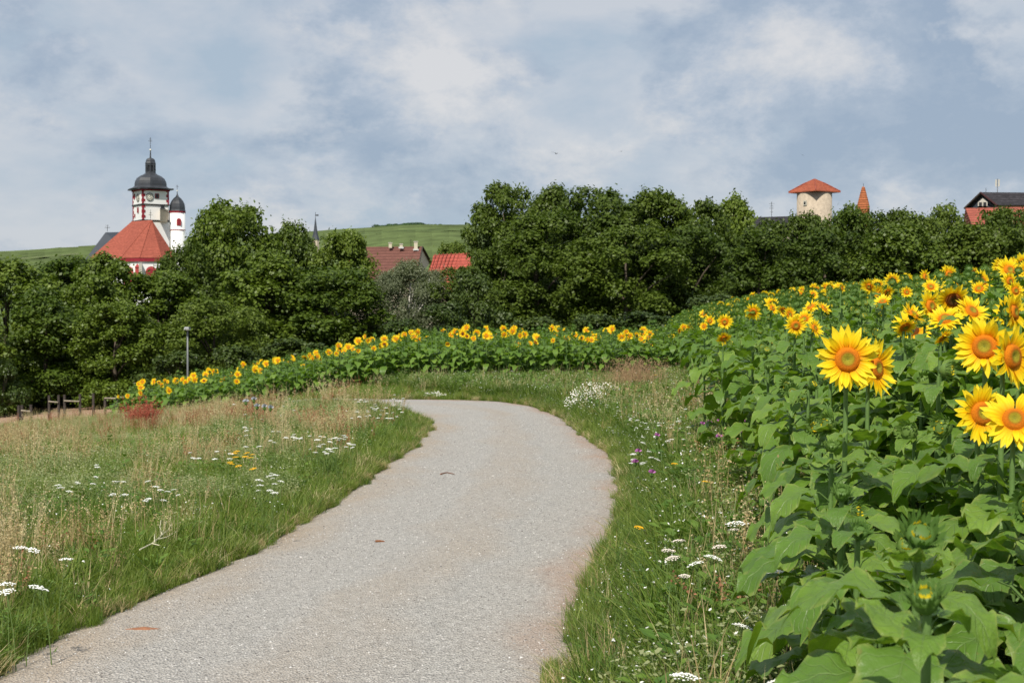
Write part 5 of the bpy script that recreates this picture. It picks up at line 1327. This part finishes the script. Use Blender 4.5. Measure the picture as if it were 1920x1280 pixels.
for (a, b, s, m_, w_) in ((1402, 981, 1.15, 0, 'large white wild carrot, upper left of the pair before the leaves'), (1455, 1003, 1.35, 1, 'largest white wild carrot close to the sunflower leaves'), (1420, 1041, .8, 2, 'cream wild carrot below the large pair'),
                         (1460, 1070, .85, 1, 'white wild carrot directly below the largest one'), (1352, 1050, .9, 0, 'white wild carrot left of the large pair, middle'), (1328, 1060, .8, 0, 'white wild carrot left of the large pair, lower'),
                         (1350, 1021, .7, 3, 'small pinkish wild carrot left of the large pair'), (1245, 1036, .7, 3, 'cream wild carrot furthest left in the verge'), (1268, 1018, .7, 2, 'cream wild carrot second from the left'), (1278, 1050, .7, 3, 'pinkish wild carrot below the leftmost ones'),
                         (1256, 1078, .55, 3, 'small pink wild carrot low at the left'), (1450, 1134, .65, 0, 'small white wild carrot below, beside the leaves'), (1402, 1168, .75, 1, 'white wild carrot low in the middle of the verge'), (1316, 1264, .95, 0, 'white wild carrot at the bottom edge, left'),
                         (1478, 1271, 1.1, 1, 'white wild carrot at the bottom edge, middle'), (1604, 1266, 1.1, 0, 'white wild carrot at the bottom edge, under the leaves'), (1440, 965, .7, 3, 'faded pink wild carrot behind the large pair'), (1358, 995, .6, 2, 'cream wild carrot above the small pinkish one')):
    flower('wild_carrot', w_, 'wildflower', 'wild carrots in the right verge', a, b, .62, UC[m_], s)
for (a, b, w_) in ((440, 849, 'upper left'), (447, 847, 'topmost'), (452, 850, 'upper middle'), (457, 855, 'middle'), (463, 853, 'upper right'), (466, 857, 'right'), (437, 868, 'lower left'), (443, 866, 'lower middle left'), (458, 874, 'lower middle right'), (466, 878, 'lowest right'), (449, 858, 'central')):
    flower('ragwort', 'orange-yellow ragwort in the left meadow, %s head of its group' % w_, 'wildflower', 'yellow ragwort group', a, b, .5, UR[0], random.uniform(.45, .65))
for (a, b, w_) in ((1335, 904, 'bright one beside the pale grass'), (1200, 986, 'low one near the path'), (1266, 868, 'small one among knapweed'), (1372, 742, 'upright one at the sunflower edge'), (1232, 703, 'small one at the dry grass')):
    flower('ragwort', 'yellow wildflower in the right verge, '+w_, 'wildflower', None, a, b, .5, UR[1], .6)
def thistle(px, py, mat, hs, label, group, name='knapweed', h=.62):
    p = onground(px, py, h); r = random.Random(int(px*7+py)); o = empty(name, (p.x, p.y, p.z-h)); G_ = Geo()
    G_.tube([(0, 0, 0), (.02, .01, h*.5), (0, 0, h)], [.005, .004, .003], 5, M['hstem'], False); G_.obj('stem', o)
    G_ = Geo()
    for k in range(16):
        a = r.random()*6.28; z = h*r.uniform(.1, .9); d = Vector((math.cos(a), math.sin(a), .5)); L_ = r.uniform(.05, .12); b = Vector((-d.y, d.x, 0))*.008
        c = Vector((0, 0, z)); G_.add([c-b, c+b, c+d*L_], [(0, 1, 2)], M['grassd'])
    G_.obj('leaves', o)
    G_ = Geo(); G_.lathe([(.004, -.02), (.013, -.008), (.011, .006)], 8, M['bract'])
    for k in range(34):
        a = r.random()*6.28; t_ = r.random()*1.2; v = Vector((math.sin(t_)*math.cos(a), math.sin(t_)*math.sin(a), math.cos(t_))); b = v.orthogonal().normalized()*.0035
        G_.add([b, -b, v*.026+b, v*.026-b], [(0, 1, 3, 2)], mat)
    G_.obj('flower_head', o, (0, 0, h), None).scale = (hs,)*3
    tag(o, label, 'wildflower', group)
for (a, b, w_) in ((1330, 793, 'brightest of the upper row'), (1317, 796, 'upper row, leftmost'), (1350, 790, 'upper row, middle'), (1401, 792, 'upper row, near the sunflower leaves'), (1411, 789, 'upper row, second from right'), (1427, 787, 'upper row, rightmost'), (1392, 812, 'just below the upper row'), (1348, 820, 'in the middle of the group'),
                 (1232, 818, 'bright pink among the white yarrow'), (1197, 848, 'near the path, upper'), (1191, 868, 'near the path, middle'), (1222, 888, 'near the path, lowest')):
    thistle(a, b, M['purple'], 1.6, 'purple knapweed in the right verge, '+w_, 'purple knapweed in the right verge')
for (a, b, w_) in ((461, 754, 'left one'), (476, 750, 'highest one'), (482, 763, 'middle one'), (496, 764, 'right one'), (507, 766, 'rightmost one')):
    thistle(a, b, M['blue'], 1.9, 'blue-grey globe thistle before the far sunflowers, '+w_, 'blue-grey globe thistles', 'globe_thistle', .8)
# daisy bushes, dry clump, tall weed
def daisy_bush(px, py, wd, h, n, label, seed):
    p = onground(px, py, 0); r = random.Random(seed); o = empty('daisy_bush', (p.x, p.y, p.z)); S_ = Geo(); F = Geo()
    for k in range(n):
        a = r.random()*6.28; q = math.sqrt(r.random()); x, y = q*wd/2*math.cos(a), q*wd/2.4*math.sin(a); z = h*(1-.55*q*q)*r.uniform(.55, 1.02)
        S_.add([(x*.6-.002, y*.6, 0), (x*.6+.002, y*.6, 0), (x, y, z)], [(0, 1, 2)], M['hstem'])
        for j in range(3): bit(S_, r, (x*(.7+.1*j)+r.gauss(0, .02), y*.8, z*r.uniform(.2, .9)), .014, M['grass'])
        s = .0105*r.uniform(.7, 1.25); F.add([(x+s*math.cos(t_*PI/3), y+s*math.sin(t_*PI/3)-.004, z+r.uniform(-.003, .003)+s*.5*math.sin(t_*PI/3)) for t_ in range(6)], [(0, 1, 2, 3, 4, 5)], M['white'])
        F.add([(x-.003, y-.006, z+.003), (x+.003, y-.006, z+.003), (x, y-.005, z+.008)], [(0, 1, 2)], M['yellow'])
    tag(S_.obj('stems', o), kind='stuff'); tag(F.obj('florets', o), kind='stuff'); tag(o, label, 'flower bush')
daisy_bush(1103, 784, .98, .72, 400, 'mass of small white daisies bulging over the right edge at the bend', 5)
daisy_bush(1135, 762, .8, .55, 330, 'looser white daisies behind the dense daisy mass', 8)
daisy_bush(815, 748, .62, .20, 110, 'low patch of white daisies on the far verge, left one', 6)
daisy_bush(890, 747, .75, .20, 120, 'low patch of white daisies on the far verge, middle one', 7)
G_ = Geo(); r = random.Random(4)
for k in range(900):
    x, y = r.gauss(0, .33), r.gauss(0, .22); p_ = blade(G_, r, x, y, r.uniform(.5, 1.05), .006, r.uniform(.1, .6), M['rust'])
    for j in range(3): bit(G_, r, (p_[0]+r.gauss(0, .015), p_[1], p_[2]-r.random()*.08), .012, M['rust'])
p = onground(1190, 748, 0); o = G_.obj('dry_grass_clump', None, p); tag(o, 'clump of dry tan grass at the corner of the sunflower field', 'grass clump')
for i, (a, b, h, l_) in enumerate(((1170, 735, .75, 'dark green leafy weed between daisies and dry grass'), (1355, 915, .55, 'dark green leafy weed in the middle of the right verge'), (1290, 960, .45, 'leafy weed beside the yellow wildflower'), (760, 728, .6, 'leafy weed at the left part of the far verge'), (1385, 1200, .40, 'leafy weed near the bottom of the right verge'))):
    G_ = broad(300+i, 150, h, M['herb'], .06); G_.tube([(0, 0, 0), (0, 0, h)], .008, 5, M['hstem']); p = onground(a, b, 0); o = G_.obj('leafy_weed', None, p); tag(o, l_, 'weed')
# sticks
def stick(name, label, pts, rad, mat, lift=.02, h=0.0):
    G_ = Geo()
    for L_ in pts:
        P_ = []
        for (a, b) in L_:
            q = onground(a, b, h+.04); P_.append(q+Vector((0, 0, lift)))
        G_.tube(P_, [rad*(1-.5*i_/(len(P_)-1)) for i_ in range(len(P_))], 6, mat)
    o = G_.obj(name); tag(o, label, 'stick')
stick('dry_stalk', 'bleached branched stalk lying on the left meadow', [[(262, 1042), (285, 1030), (303, 1015), (312, 988)], [(295, 1022), (312, 1018), (330, 1008)], [(300, 1016), (314, 1006), (322, 992)], [(303, 1012), (300, 998), (302, 985)], [(285, 1030), (300, 1034)], [(290, 1027), (290, 1012)]], .006, M['bleached'], .05, .16)
stick('twig', 'short reddish-brown twig on the middle of the path', [[(704, 1021), (712, 1020), (721, 1021)]], .014, M['stick'], .03)
stick('twig', 'thin curved brown twig on the path before the bend', [[(826, 892), (838, 889), (852, 892)]], .008, M['stick'], .025)
# sandy wash on the path edge
def smear(label, c, rx, ry, seed):
    r = random.Random(seed); G_ = Geo(); p = onground(*c, .04); vs = [(0, 0, .012)]; n = 22
    for k in range(n):
        a = 2*PI*k/n; q = r.uniform(.65, 1.15); vs.append((rx*q*math.cos(a), ry*q*math.sin(a), -.012))
    G_.add(vs, [(0, 1+k, 1+(k+1) % n) for k in range(n)], M['soil'])
    h_ = bv.ray_cast(Vector((p.x, p.y, 5)), Vector((0, 0, -1))); z = h_[0].z if h_[0] else g(p.x, p.y)+.02
    o = G_.obj('bark_debris', None, (p.x, p.y, z+.004)); tag(o, label, 'debris'); 
smear('rust-brown strip of bark debris at the lower left of the path', (270, 1186), .17, .04, 1)
